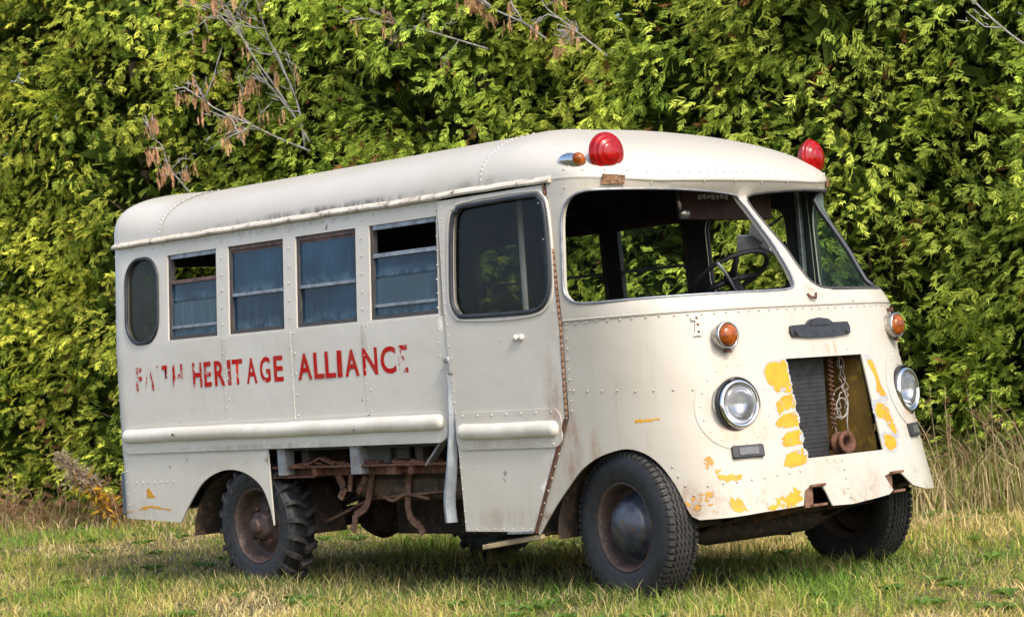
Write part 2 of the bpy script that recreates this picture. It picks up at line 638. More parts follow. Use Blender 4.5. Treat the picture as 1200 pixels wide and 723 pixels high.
def rad(th,a,b,n): return (np.abs(np.sin(th)/a)**n+np.abs(np.cos(th)/b)**n)**(-1/n)
def _ref():
    th=np.linspace(0,np.pi/2,800); a=.55-XS; r=rad(th,a,1.0118,2.95)
    x=r*np.sin(th);y=-r*np.cos(th); s=np.concatenate([[0],np.cumsum(np.hypot(np.diff(x),np.diff(y)))]); return th,s
_th,_s=_ref(); LH=_s[-1]; UC=XS+LH
UR=XE+RC-RC*np.pi/2   # u where the rear flat starts; rear centre at UR-(b-RC)
def S(u,z):
    u=np.asarray(u,float);z=np.asarray(z,float);u,z=np.broadcast_arrays(u,z)
    far=u>UC; uu=np.where(far,2*UC-u,u)
    b=np.interp(z,*_b);x0=np.interp(z,*_x);n=np.interp(z,*_n)
    th=np.interp(np.clip(uu-XS,0,LH),_s,_th); r=rad(th,x0-XS,b,n)
    X=np.where(uu>XS,XS+r*np.sin(th),uu); Y=np.where(uu>XS,-r*np.cos(th),-b)
    k=(uu<XE+RC); al=np.clip((XE+RC-uu)/RC,0,np.pi/2)
    X=np.where(k,XE+RC-RC*np.sin(al),X); Y=np.where(k,-b+RC*(1-np.cos(al)),Y)
    rr=uu<UR; Y=np.where(rr,-b+RC+(UR-uu),Y)
    Y=np.where(far,-Y,Y); return np.stack([X,Y,z],-1)
def N(u,z):
    e=1e-3; du=S(u+e,z)-S(u-e,z); dz=S(u,np.asarray(z)+e)-S(u,np.asarray(z)-e)
    n=np.cross(du,dz); return n/np.linalg.norm(n,axis=-1,keepdims=True)
# roof: u = perimeter, rho 0 (spine) .. 1 (eaves)
RH=.34; XA=XE+.26; XB=-1.0
def zedge(u):
    u=np.asarray(u,float); a=np.where(u>UC,2*UC-u,u); w=np.clip((a+.30)/.6,0,1); return ZG-.035*w*w*(3-2*w)
def Rf(u,rho):
    ze=zedge(u); P=S(u,ze); Q=np.stack([np.clip(P[...,0],XA,XB),0*P[...,0],0*P[...,0]],-1)
    w=np.clip((P[...,0]+.75)/.7,0,1); w=w*w*(3-2*w); n=2.5-.85*w+.9*np.clip((-3.9-P[...,0])/.4,0,1)
    rho=np.asarray(rho); XY=Q+(P-Q)*rho[...,None]; XY[...,2]=ze+(RH+ZG-ze)*np.maximum(0,1-rho**n)**(1/n); return XY



def panel(name, outer, holes=(), mats=("white_paint", "inner_lining"), thick=.02, step=.05, off=0., parent=None, surf=None, nrm=None, bulge=None):
    surf = surf or S
    nrm = nrm or N
    outer = resample(outer, step)
    holes = [resample(h, step) for h in holes]
    V, E = [], []
    for ring in [outer] + holes:
        b = len(V)
        V += [tuple(p) for p in ring]
        E += [(b + i, b + (i + 1) % len(ring)) for i in range(len(ring))]
    o = np.array(outer)
    gx = np.arange(o[:, 0].min() + step / 2, o[:, 0].max(), step)
    gz = np.arange(o[:, 1].min() + step / 2, o[:, 1].max(), step)
    if len(gx) and len(gz):
        X, Z = np.meshgrid(gx, gz)
        X, Z = X.ravel(), Z.ravel()
        k = inpoly(X, Z, outer)
        for h in holes:
            k &= ~inpoly(X, Z, h)
        B = np.array(V)
        for x, z in zip(X[k], Z[k]):
            if np.min((B[:, 0] - x) ** 2 + (B[:, 1] - z) ** 2) > (step * .45) ** 2:
                V.append((x, z))
    r = delaunay_2d_cdt([Vector(p) for p in V], E, [], 0, 1e-7)
    P2 = np.array([(p.x, p.y) for p in r[0]])
    T = np.array([f for f in r[2] if len(f) == 3])
    C_ = P2[T].mean(1)
    k = inpoly(C_[:, 0], C_[:, 1], outer)
    for h in holes:
        k &= ~inpoly(C_[:, 0], C_[:, 1], h)
    T = T[k]
    d1 = P2[T[:, 1]] - P2[T[:, 0]]
    d2 = P2[T[:, 2]] - P2[T[:, 0]]
    ar = d1[:, 0] * d2[:, 1] - d1[:, 1] * d2[:, 0]
    T = T[abs(ar) > 1e-9]
    ar = ar[abs(ar) > 1e-9]
    T[ar < 0] = T[ar < 0][:, ::-1]
    n = nrm(P2[:, 0], P2[:, 1])
    extra = bulge(P2[:, 0], P2[:, 1]) if bulge else 0.
    O = surf(P2[:, 0], P2[:, 1]) + n * (off + np.asarray(extra).reshape(-1, 1) if bulge else off)
    I = O - n * thick
    nv = len(O)
    cnt = {}
    for t_ in T:
        for a, b in ((t_[0], t_[1]), (t_[1], t_[2]), (t_[2], t_[0])):
            cnt[(a, b)] = 1
    be = [e for e in cnt if (e[1], e[0]) not in cnt]
    mb = MB()
    mb.add(O, T, 0, True)
    mb.add(I, T[:, ::-1], 1 if len(mats) > 1 else 0, True)
    vs_, fs = [], []
    for a, b in be:
        q = len(vs_)
        vs_ += [O[a], O[b], I[b], I[a]]
        fs.append((q + 1, q, q + 3, q + 2))
    mb.add(vs_, fs, 0, False)
    return mb.build(name, mats, parent, fix=False)


# ================================================================== THE BUS
bus = bpy.data.objects.new("bus", None)
COL.objects.link(bus)
bus.empty_display_size = .5
tag(bus, "old cream white bus with red roof beacons and worn red lettering on the grass", "bus")

SILL, HEAD = 1.4965, 2.012
WX = [(-3.722, -3.214), (-3.0975, -2.5616), (-2.449, -1.905), (-1.791, -1.2275)]
ORW = rrect(-4.168, -3.822, 1.495, 2.013, .14)
B_ = lambda x0, x1, z0, z1: [(x0, z0), (x1, z0), (x1, z1), (x0, z1)]
URC = UR - (0.99 - RC)              # rear centre line


def mirror_u(poly):
    return [(2 * UC - a, b) for a, b in poly]


# ---- upper window band, near side then far side
upper = [(-4.42, 1.48), (-1.215, 1.48), (-1.215, 2.105), (-4.42, 2.105)]
near_holes = [B_(a, b, SILL, HEAD) for a, b in WX] + [ORW]
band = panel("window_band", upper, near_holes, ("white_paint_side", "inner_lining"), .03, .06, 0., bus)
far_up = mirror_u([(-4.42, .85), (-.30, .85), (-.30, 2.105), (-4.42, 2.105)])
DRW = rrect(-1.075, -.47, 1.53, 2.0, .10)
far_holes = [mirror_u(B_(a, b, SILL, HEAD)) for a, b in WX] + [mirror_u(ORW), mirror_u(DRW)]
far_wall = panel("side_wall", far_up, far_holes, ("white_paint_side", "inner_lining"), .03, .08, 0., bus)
# rear
rear = [(URC - (URC - (-4.42)) * 2, .0)]
ru0, ru1 = 2 * URC + 4.42, -4.42


def S_rear(u, z):
    """continues the perimeter across the rear centre line"""
    u = np.asarray(u, float)
    z = np.asarray(z, float)
    over = u < URC
    P = S(np.where(over, 2 * URC - u, u), z)
    P[..., 1] = np.where(over, -P[..., 1], P[..., 1])
    return P


def N_rear(u, z):
    u = np.asarray(u, float)
    over = u < URC
    n = N(np.where(over, 2 * URC - u, u), z)
    n[..., 1] = np.where(over, -n[..., 1], n[..., 1])
    return n


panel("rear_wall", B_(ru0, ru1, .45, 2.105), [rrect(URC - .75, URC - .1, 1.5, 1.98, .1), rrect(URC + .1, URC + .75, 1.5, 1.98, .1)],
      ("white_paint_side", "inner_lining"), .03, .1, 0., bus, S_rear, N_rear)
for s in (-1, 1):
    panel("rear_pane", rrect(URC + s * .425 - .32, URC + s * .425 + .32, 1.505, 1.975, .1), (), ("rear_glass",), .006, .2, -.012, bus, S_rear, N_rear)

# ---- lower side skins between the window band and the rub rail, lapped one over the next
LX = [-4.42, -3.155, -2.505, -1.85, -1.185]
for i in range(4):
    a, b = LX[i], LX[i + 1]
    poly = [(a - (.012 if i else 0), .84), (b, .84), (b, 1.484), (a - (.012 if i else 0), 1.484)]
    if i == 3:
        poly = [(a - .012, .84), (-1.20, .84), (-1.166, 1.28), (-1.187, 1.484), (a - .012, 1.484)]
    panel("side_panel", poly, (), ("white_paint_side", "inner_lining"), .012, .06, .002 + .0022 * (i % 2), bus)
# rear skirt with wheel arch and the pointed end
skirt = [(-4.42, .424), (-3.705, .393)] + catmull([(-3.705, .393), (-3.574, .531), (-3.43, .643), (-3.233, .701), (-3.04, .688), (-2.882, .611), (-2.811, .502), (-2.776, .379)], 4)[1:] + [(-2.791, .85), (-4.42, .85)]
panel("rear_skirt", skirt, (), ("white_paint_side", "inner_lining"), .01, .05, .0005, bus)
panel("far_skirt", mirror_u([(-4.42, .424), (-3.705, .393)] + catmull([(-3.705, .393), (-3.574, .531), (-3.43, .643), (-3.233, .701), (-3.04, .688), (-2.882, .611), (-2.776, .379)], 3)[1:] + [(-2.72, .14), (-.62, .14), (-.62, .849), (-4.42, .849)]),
      (), ("white_paint_side", "inner_lining"), .01, .1, 0., bus)  # lower edge extended down, unseen, to keep the space beneath the bus dark

# ---- front lower shell
archn = catmull([(-.562, .335), (-.512, .393), (-.429, .483), (-.342, .564), (-.243, .651), (-.137, .708), (-.034, .739), (.071, .753), (.164, .729), (.236, .677), (.291, .605), (.331, .53), (.358, .46), (.379, .419)], 3)
front = [(-.297, 1.415), (-.297, .915), (-.575, .345)] + archn + [(.412, .401), (.56, .405), (.717, .418), (.848, .424), (.906, .427), (.925, .495), (.955, .511), (1.034, .508), (1.053, .478), (1.078, .409), (1.212, .404), (1.393, .418), (1.470, .426), (1.505, .445), (1.470, .519), (1.565, .537), (1.609, .512), (1.667, .454), (1.783, .424)]
fararch = [(2 * UC - a, b) for a, b in archn][::-1]
front += [(2 * UC - .412, .41)] + fararch + [(2 * UC + .575, .345), (2 * UC + .297, .915), (2 * UC + .297, 1.415)]
GR = [(.966, .648), (1.513, .648), (1.555, 1.136), (.955, 1.138)]
HLU, HLZ = .622, .935
hlhole = [(HLU + .108 * math.cos(a), HLZ + .114 * math.sin(a)) for a in np.linspace(0, 2 * math.pi, 26)[:-1]]
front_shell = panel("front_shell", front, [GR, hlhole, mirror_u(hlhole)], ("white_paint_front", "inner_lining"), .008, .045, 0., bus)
# windshield surround, lapping over the shell at the belt
wsn = [(-.278, 1.60)] + catmull([(-.278, 1.60), (-.272, 1.54), (-.235, 1.498), (-.17, 1.478), (-.05, 1.472)], 3)[1:] + [(.4, 1.474), (.95, 1.476)] + \
    catmull([(1.05, 1.478), (1.14, 1.488), (1.19, 1.525), (1.208, 1.585)], 3) + [(1.222, 1.86)] + catmull([(1.222, 1.88), (1.215, 1.945), (1.175, 1.985), (1.08, 2.0)], 3) + \
    [(.8, 2.012), (.3, 2.028), (-.06, 2.036)] + catmull([(-.06, 2.036), (-.16, 2.032), (-.235, 1.998), (-.27, 1.935), (-.279, 1.86)], 3)[1:]


def topz(u):
    return float(zedge(u)) - .002


tops = np.linspace(2 * UC + .385, -.385, 60)
surround = [(-.293, 1.395), (2 * UC + .293, 1.395), (2 * UC + .31, 1.75)] + [(u_, topz(u_)) for u_ in tops] + [(-.335, 1.75)]
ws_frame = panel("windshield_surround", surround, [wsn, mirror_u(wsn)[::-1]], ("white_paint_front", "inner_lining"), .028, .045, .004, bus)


# rubber and chrome bead round the openings
def bead(name, poly, mat, parent, r=.008, off=.004, sub=1):
    ring = np.array(resample(poly, .04))
    P = S(ring[:, 0], ring[:, 1]) + N(ring[:, 0], ring[:, 1]) * off
    mb = MB()
    pts = list(P) + [P[0], P[1]]
    mb.tube(pts, r, 6, cap=False)
    return mb.build(name, mat, parent)


bead("window_trim", wsn, "aluminium", ws_frame, .007, .004)
bead("window_trim", mirror_u(wsn), "dark_frame", ws_frame, .010, .000)
# remaining pane in the far corner of the windshield
fp = mirror_u([(-.265, 1.49), (.40, 1.484), (.05, 2.025), (-.265, 2.02)])
panel("windshield_pane", fp, (), ("green_glass",), .005, .05, -.012, bus)
mb = MB()
for uu in (2 * UC - .36,):
    zz = np.linspace(1.484, 2.03, 12)
    ux = np.linspace(2 * UC - .40, 2 * UC - .05, 12)
    mb.tube(S(ux, zz) - N(ux, zz) * .012, .014, 8)
mb.build("pane_seal", "seal_rubber", bus)
mb = MB()
mb.bar((-.355, .955, 1.46), (-.345, .93, 2.08), .03, .03, (0, 1, 0), 0, .004)
mb.build("pane_bar", "aluminium", bus)

# ---- front door
dpoly = [(-1.205, 2.086), (-.405, 2.088), (-.345, 1.75), (-.312, 1.40), (-.316, .915), (-.585, .352), (-1.107, .352), (-1.128, .87), (-1.160, 1.30), (-1.185, 1.75)]
dwin = [(-1.083, 1.99), (-1.05, 2.02), (-.99, 2.038), (-.50, 2.043), (-.43, 2.025), (-.397, 1.98), (-.378, 1.85), (-.365, 1.65), (-.372, 1.55), (-.41, 1.49), (-.48, 1.463), (-.62, 1.458), (-1.0, 1.466), (-1.06, 1.485), (-1.095, 1.53), (-1.105, 1.6), (-1.10, 1.85)]
dwin = catmull(dwin, 3, True)
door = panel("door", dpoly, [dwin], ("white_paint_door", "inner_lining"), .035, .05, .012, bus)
bead("window_seal", dwin, "seal_rubber", door, .013, .012)
dctr = np.array(dwin).mean(0)
big = [tuple(dctr + (np.array(p) - dctr) * (1 + .028 / np.linalg.norm(np.array(p) - dctr))) for p in dwin]
bead("window_flange", big, "white_paint_door", door, .009, .010)
panel("pane", [tuple(dctr + (np.array(p) - dctr) * 1.01) for p in dwin], (), ("door_glass",), .005, .1, -.006, door)
# piano hinge
hp = np.array([(-.397, 2.095), (-.338, 1.75), (-.3045, 1.40), (-.3065, .92)])
zz = np.linspace(2.095, .92, 40)
hu = np.interp(-zz, -hp[:, 1], hp[:, 0])
mb = MB()
for i in range(39):
    P = S(hu[i:i + 2], zz[i:i + 2]) + N(hu[i:i + 2], zz[i:i + 2]) * .010
    d = P[1] - P[0]
    mb.tube([P[0] + d * .06, P[1] - d * .06], .0068 if i % 2 else .0060, 7)
mb.build("hinge", "hinge_rust", door)
P0 = S([-.31, -.58], [.915, .348]) + np.array((0, -.012, 0))
mb = MB()
mb.bar(P0[0], P0[1], .012, .012, (0, 1, 0))
mb.build("edge_seal", "rust", door)
# handle and latch plate
mb = MB()
mb.box((-1.178, -1.052, 1.235), (-1.128, -1.024, 1.262), 0, .006)
mb.box((-1.150, -1.046, 1.175), (-1.128, -1.022, 1.24), 0, .004)
mb.build("latch", "grey_steel", door)
for x_ in (-.625, -.585):
    mb = MB()
    mb.lathe([(.016, 0), (.016, .012), (.010, .018), (.001, .019)], (x_, -1.0238, 1.335), (0, -1, 0), 12)
    mb.build("bolt", "cream_rail", door)
# padded rub bump on the door and its plate
panel("rub_plate", rrect(-1.125, -.335, .775, .967, .06), (), ("white_paint_door",), .008, .06, .0205, door)


def rub_rail(x0, x1, z, r, name, parent, mat, y0=0.):
    n = 26
    mb = MB()
    path, rr_ = [], []
    for i in range(7):
        a = math.pi / 2 * i / 6
        path.append((x0 + r * (1 - math.cos(a)) * .9, 0, 0)); rr_.append(max(.002, r * math.sin(a)))
    for i in range(n + 1):
        path.append((x0 + r + (x1 - x0 - 2 * r) * i / n, 0, 0)); rr_.append(r)
    for i in range(1, 7):
        a = math.pi / 2 * i / 6
        path.append((x1 - r + r * math.sin(a) * .9, 0, 0)); rr_.append(max(.002, r * math.cos(a)))
    vs_, fs = [], []
    k = 10
    for (x, _, _), q in zip(path, rr_):
        yb = -np.interp(z, *_b) - y0
        wob = .0015 * math.sin(x * 3.1) + .0012 * math.sin(x * 9.7)
        for j in range(k):
            a = -math.pi / 2 + math.pi * j / (k - 1)
            vs_.append((x, yb - q * .8 * math.cos(a), z + wob + q * math.sin(a)))
    for i in range(len(path) - 1):
        for j in range(k - 1):
            fs.append((i * k + j, i * k + j + 1, (i + 1) * k + j + 1, (i + 1) * k + j))
    mb.add(vs_, fs, 0, True)
    return mb.build(name, mat, parent)


rub_rail(-1.105, -.352, .868, .041, "rub_bump", door, "cream_rail", .020)
panel("rub_plate", rrect(-4.26, -1.198, .818, .985, .075), (), ("white_paint_side",), .010, .12, .0125, bus)
rub_rail(-4.243, -1.215, .925, .042, "rub_rail", bus, "cream_rail", .0122)
for (x, z, w) in ((-3.66, .926, .012), (-1.93, .905, .008)):
    mb = MB()
    mb.lathe([(w, .002), (w * .9, 0), (.001, .002)], (x, -1.0118 - .052, z), (0, -1, 0), 9, squash=(1, .7))
    mb.build("rail_chip", "black_paint", bus)
# bent jamb strip hanging beside the door
mb = MB()
strip = np.array([(-1.150, -1.03, 1.27), (-1.148, -1.035, 1.10), (-1.152, -1.04, .90), (-1.172, -1.05, .70), (-1.205, -1.055, .52), (-1.207, -1.05, .40)])
strip = np.array(catmull(strip, 4))
wd = np.interp(strip[:, 2], [.38, .6, .9, 1.27], [.027, .025, .015, .005])
vs_, fs = [], []
for p, w in zip(strip, wd):
    for (a, b) in ((-1, .0), (-.55, -.012), (.2, -.016), (.75, .006), (1, .03), (.9, .04), (-1, .012)):
        vs_.append((p[0] + a * w, p[1] + b, p[2]))
for i in range(len(strip) - 1):
    for j in range(7):
        fs.append((i * 7 + j, i * 7 + (j + 1) % 7, (i + 1) * 7 + (j + 1) % 7, (i + 1) * 7 + j))
mb.add(vs_, fs, 0, False)
mb.build("jamb_strip", "bright_strip", bus)

# ---- roof in three lapped sheets, drip rail
uf = 2 * UC
urng = np.concatenate([np.linspace(URC, -4.42, 8)[:-1], np.linspace(-4.42, -4.2, 8)[:-1], np.linspace(-4.2, -.31, 56)[:-1], np.linspace(-.31, UC, 34)])
ufull = np.concatenate([urng, (2 * UC - urng)[::-1][1:]])
rho = np.sin(np.linspace(0, 1, 22) * math.pi / 2)


def roof_part(name, sel, off, parent):
    U, R_ = np.meshgrid(ufull, rho, indexing='ij')
    P = Rf(U, R_)
    e = 1e-3
    du = np.roll(P, -1, 0) - np.roll(P, 1, 0)
    Pin = Rf(U, np.clip(R_ - .004, 0, 1))
    Pout = Rf(U, np.clip(R_ + .002, 0, 1))
    dr = Pout - Pin
    n = np.cross(dr, du)
    n[..., :] *= np.sign(n[..., 2:3] + 1e-12)
    ln = np.linalg.norm(n, axis=-1, keepdims=True)
    n = np.where(ln > 1e-9, n / np.maximum(ln, 1e-9), np.array((0, 0, 1.)))
    nz = np.array((0, 0, 1.))
    n[:, 0] = nz
    O = P + n * off
    mb = MB()
    nu, nr = U.shape
    fs = []
    for i in range(nu - 1):
        for j in range(nr - 1):
            c_ = P[i:i + 2, j:j + 2].reshape(-1, 3).mean(0)
            if sel(c_):
                fs.append((i * nr + j, i * nr + j + 1, (i + 1) * nr + j + 1, (i + 1) * nr + j))
    used = sorted({q for f in fs for q in f})
    mp = {q: k for k, q in enumerate(used)}
    A = O.reshape(-1, 3)[used]
    I = (O - n * .02).reshape(-1, 3)[used]
    F_ = [tuple(mp[q] for q in f) for f in fs]
    mb.add(A, F_, 0, True)
    mb.add(I, [f[::-1] for f in F_], 1, True)
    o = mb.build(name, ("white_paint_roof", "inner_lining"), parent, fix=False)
    # make outward facing
    me = o.data
    bm = bmesh.new(); bm.from_mesh(me)
    half = len(F_)
    bm.faces.ensure_lookup_table()
    for k, f in enumerate(bm.faces):
        up = f.normal.z + .2 * (f.normal.y * np.sign(f.calc_center_median().y))
        if (k < half) != (up > 0):
            f.normal_flip()
    bmesh.ops.remove_doubles(bm, verts=bm.verts, dist=1e-5)
    bm.to_mesh(me); bm.free()
    return o


SEAM1, SEAM2 = -3.80, -.87
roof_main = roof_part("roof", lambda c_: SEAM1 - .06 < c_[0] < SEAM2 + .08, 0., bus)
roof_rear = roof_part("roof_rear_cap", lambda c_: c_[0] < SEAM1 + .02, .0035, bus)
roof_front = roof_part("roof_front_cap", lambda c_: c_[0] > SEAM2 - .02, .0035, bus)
mb = MB()
for sgn in (-1, 1):
    us = np.linspace(-4.345, -.345, 70)
    P = S(us, np.full(70, ZG)); nn = N(us, np.full(70, ZG))
    P[:, 2] += .0025 * np.sin(us * 5.3) * (us > -2.2) + .0015 * np.sin(us * 17)
    P[:, 1] *= -sgn; nn[:, 1] *= -sgn
    g = mb if sgn < 0 else MB()
    g.sweep(P, nn, [(-.012, -.010), (.026, -.014), (.031, -.004), (.026, .006), (.004, .022), (-.012, .026)])
    g.build("drip_rail", "gutter_paint", bus)
# visor seam strip over the windshield
us = np.linspace(-.33, 2 * UC + .33, 80)
P = S(us, zedge(us)); nn = N(us, zedge(us))
mb = MB()
mb.sweep(P, nn, [(-.01, -.008), (.006, -.008), (.0075, .0), (.006, .006), (-.01, .010)])
mb.build("visor_seam", "white_paint_roof", bus)

# ---- belt seam beneath the windshield
us = np.linspace(-.293, 2 * UC + .293, 90)
P = S(us, np.full(90, 1.398)); nn = N(us, np.full(90, 1.398))
mb = MB()
mb.sweep(P, nn, [(-.004, -.004), (.0065, -.004), (.0075, .002), (.004, .006)])
mb.build("belt_seam", "white_paint_front", bus)


# ---- rivets, too small and many to part: one mesh
def rivets(name, pts, parent, mat, r=.0065, surf=S, nrm=N, off=.003):
    mb = MB()
    for (u_, z_) in pts:
        p = surf(u_, z_); n = nrm(u_, z_)
        a = np.cross(n, (0, 0, 1.)); a /= np.linalg.norm(a); b = np.cross(n, a)
        vs_ = []
        for rr_, h in ((r, 0), (r * .7, r * .5)):
            for k in range(6):
                t_ = k * math.pi / 3
                vs_.append(p + n * (off + h) + rr_ * (a * math.cos(t_) + b * math.sin(t_)))
        vs_.append(p + n * (off + r * .65))
        fs = [(k, (k + 1) % 6, 6 + (k + 1) % 6, 6 + k) for k in range(6)] + [(6 + k, 6 + (k + 1) % 6, 12) for k in range(6)]
        mb.add(vs_, fs, 0, True)
    o = mb.build(name, mat, parent)
    o["kind"] = "stuff"
    return o


def row(u0, z0, u1, z1, n):
    return [(u0 + (u1 - u0) * i / (n - 1) + random.gauss(0, .002), z0 + (z1 - z0) * i / (n - 1) + random.gauss(0, .0015)) for i in range(n)]


rv = []
for x in LX[1:4]:
    rv += row(x - .004, .99, x - .004, 1.47, 7) + row(x + .03, 1.0, x + .03, 1.47, 5)
    rv += row(x, 1.56, x, 2.05, 6)
rv += row(-4.2, .835, -1.25, .835, 34) + row(-4.2, .972, -1.25, .972, 22) + row(-4.3, .95, -4.3, 2.05, 12) + row(-4.25, .5, -4.25, .78, 5)
rv += row(-4.15, .64, -3.75, .64, 7) + row(-1.235, 1.0, -1.225, 1.48, 8) + row(-1.225, 1.53, -1.222, 2.05, 8) + row(-4.1, 2.075, -1.3, 2.075, 26)
rivets("rivets", rv, bus, "white_paint_side")
rv = row(-1.185, 2.07, -.44, 2.072, 12) + row(-1.175, 2.05, -1.145, 1.32, 14) + row(-1.14, 1.25, -1.105, .40, 16) + row(-.43, 2.0, -.345, 1.45, 4) + row(-.375, .74, -.565, .38, 7)
rv += row(-1.08, .952, -.39, .952, 7) + row(-1.08, .79, -.39, .79, 7) + row(-1.09, .366, -.61, .366, 8)
rivets("rivets", rv, door, "white_paint_door", .0055, off=.012)
rivets("rivets", row(-1.06, .952, -.40, .952, 7) + row(-1.06, .79, -.40, .79, 7), door, "white_paint_door", .007, off=.0205)
rv = row(-.27, 1.382, 2 * UC + .27, 1.382, 46) + row(-.272, 1.36, -.272, .95, 9) + row(-.25, 1.05, .42, 1.02, 8) + row(.30, .66, .42, .47, 5) + row(.46, .56, .92, .59, 8) + row(1.2, .44, 1.2, .62, 5)
for k in range(18):
    a = 2 * math.pi * k / 18
    for s_ in (HLU, 2 * UC - HLU):
        rv.append((s_ + .175 * math.cos(a), HLZ + .19 * math.sin(a)))
rivets("rivets", rv, front_shell, "white_paint_front", .006)
rv = row(-.31, 1.43, -.37, 2.03, 8) + row(-.25, 2.06, 2 * UC + .25, 2.06, 8)
rivets("rivets", rv, ws_frame, "white_paint_front", .0055, off=.006)


def roof_rivets(name, x, parent, n=34):
    # ring of rivets across the roof at constant x
    t_ = []
    for sgn in (-1, 1):
        for r_ in np.sin(np.linspace(.35, .985, n // 2) * math.pi / 2):
            t_.append((sgn, r_))
    mb = MB()
    for sgn, r_ in t_:
        p = Rf(np.array([x]), np.array([r_]))[0]
        q = Rf(np.array([x]), np.array([max(0, r_ - .01)]))[0]
        d = p - q; nrm_ = np.cross(d, (1, 0, 0)); nrm_ /= np.linalg.norm(nrm_)
        if nrm_[2] < 0: nrm_ = -nrm_
        if sgn > 0:
            p = p * np.array((1, -1, 1)); nrm_ = nrm_ * np.array((1, -1, 1))
        mb.lathe([(.0075, .003), (.005, .007), (.0004, .0085)], p, nrm_, 6, xref=(1, 0, 0))
    o = mb.build(name, "white_paint_roof", parent); o["kind"] = "stuff"


roof_rivets("rivets", SEAM1, roof_main)
roof_rivets("rivets", SEAM2, roof_main)
mb = MB()
for u_ in np.linspace(-.25, 2 * UC + .25, 30):
    p = Rf(np.array([u_]), np.array([.988]))[0]
    q = Rf(np.array([u_]), np.array([.96]))[0]
    n_ = N(u_, zedge(u_)); n_ = n_ + np.array((0, 0, .6)); n_ /= np.linalg.norm(n_)
    mb.lathe([(.008, .003), (.0055, .008), (.0004, .010)], p, n_, 6, xref=(0, .3, 1))
o = mb.build("rivets", "white_paint_roof", roof_front); o["kind"] = "stuff"


# ---- windows of the window band
def sash(x0, x1, side, kind, film):
    """aluminium sash window set into the wall; kind 'closed' or 'dropped'"""
    y = lambda z, d: side * (float(np.interp(z, *_b)) - d)
    fr = MB()
    e = .002

    def barz(x, z0, z1, w, d0, d1, mi=0):
        fr.add([(x - w / 2, y(z0, d0), z0), (x + w / 2, y(z0, d0), z0), (x + w / 2, y(z0, d1), z0), (x - w / 2, y(z0, d1), z0),
                (x - w / 2, y(z1, d0), z1), (x + w / 2, y(z1, d0), z1), (x + w / 2, y(z1, d1), z1), (x - w / 2, y(z1, d1), z1)],
               [(0, 1, 2, 3), (4, 5, 6, 7), (0, 1, 5, 4), (1, 2, 6, 5), (2, 3, 7, 6), (3, 0, 4, 7)], mi)

    def barx(z, h, d0, d1, mi=0, xa=x0 + e, xb=x1 - e):
        barz_ = [(xa, xb)]
        for a, b in barz_:
            fr.add([(a, y(z - h / 2, d0), z - h / 2), (b, y(z - h / 2, d0), z - h / 2), (b, y(z - h / 2, d1), z - h / 2), (a, y(z - h / 2, d1), z - h / 2),
                    (a, y(z + h / 2, d0), z + h / 2), (b, y(z + h / 2, d0), z + h / 2), (b, y(z + h / 2, d1), z + h / 2), (a, y(z + h / 2, d1), z + h / 2)],
                   [(0, 1, 2, 3), (4, 5, 6, 7), (0, 1, 5, 4), (1, 2, 6, 5), (2, 3, 7, 6), (3, 0, 4, 7)], mi)
    H = HEAD - SILL
    barz(x0 + .012, SILL + e, HEAD - e, .020, .010, .045, 0)
    barz(x1 - .010, SILL + e, HEAD - e, .016, .010, .045, 0)
    barx(SILL + .012, .02, .010, .05, 0)
    barx(HEAD - .014, .024, .012, .05, 2 if kind == 'closed' else 1)
    if kind == 'closed':
        barx(SILL + H * .44, .018, .012, .035, 1)
        barx(HEAD - .034, .014, .020, .045, 2)
    else:
        barx(SILL + H * .675, .022, .012, .035, 2 if x0 < -3 else 1)
        barx(SILL + H * .145, .016, .014, .035, 1)
        barx(SILL + H * .44, .016, .034, .044, 3)
    f = fr.build("window", ("dark_frame", "aluminium", "window_rust", "pale_film"), band if side < 0 else far_wall)

    def pane(z0, z1, d, mat):
        p = MB()
        p.add([(x0 + .018, y(z0, d), z0), (x1 - .016, y(z0, d), z0), (x1 - .016, y(z1, d), z1), (x0 + .018, y(z1, d), z1),
               (x0 + .018, y(z0, d + .005), z0), (x1 - .016, y(z0, d + .005), z0), (x1 - .016, y(z1, d + .005), z1), (x0 + .018, y(z1, d + .005), z1)],
              [(0, 1, 2, 3), (7, 6, 5, 4), (0, 1, 5, 4), (1, 2, 6, 5), (2, 3, 7, 6), (3, 0, 4, 7)])
        p.build("pane", mat, f)
    if kind == 'closed':
        pane(SILL + .02, SILL + H * .44, .030, film[0])
        pane(SILL + H * .44, HEAD - .026, .022, film[1])
    else:
        pane(SILL + .02, SILL + H * .15, .026, film[0])
        pane(SILL + H * .15, SILL + H * .44 - .006, .024, film[1])
        pane(SILL + H * .44 + .006, SILL + H * .675, .028, film[2])


sash(*WX[0], -1, 'dropped', ("blue_film", "pale_film", "blue_film"))
sash(*WX[1], -1, 'closed', ("blue_film", "blue_film"))
sash(*WX[2], -1, 'closed', ("blue_film", "blue_film"))
sash(*WX[3], -1, 'dropped', ("blue_film", "pale_film", "blue_film"))
sash(*WX[0], 1, 'closed', ("rear_glass", "rear_glass"))
sash(*WX[1], 1, 'closed', ("rear_glass", "rear_glass"))
sash(*WX[2], 1, 'closed', ("window_glass", "window_glass"))
sash(*WX[3], 1, 'closed', ("window_glass", "window_glass"))
for sgn in (0, 1):
    mk = (lambda q: q) if not sgn else mirror_u
    oc = np.array(ORW).mean(0)
    op = panel("rear_side_window", mk([tuple(oc + (np.array(q) - oc) * 1.01) for q in ORW]), (), ("rear_glass",), .005, .1, -.012, band if not sgn else far_wall)
    bead("window_seal", mk(ORW), "seal_rubber", op, .012, .002)
bead("window_seal", mirror_u(DRW), "seal_rubber", far_wall, .014, -.01)

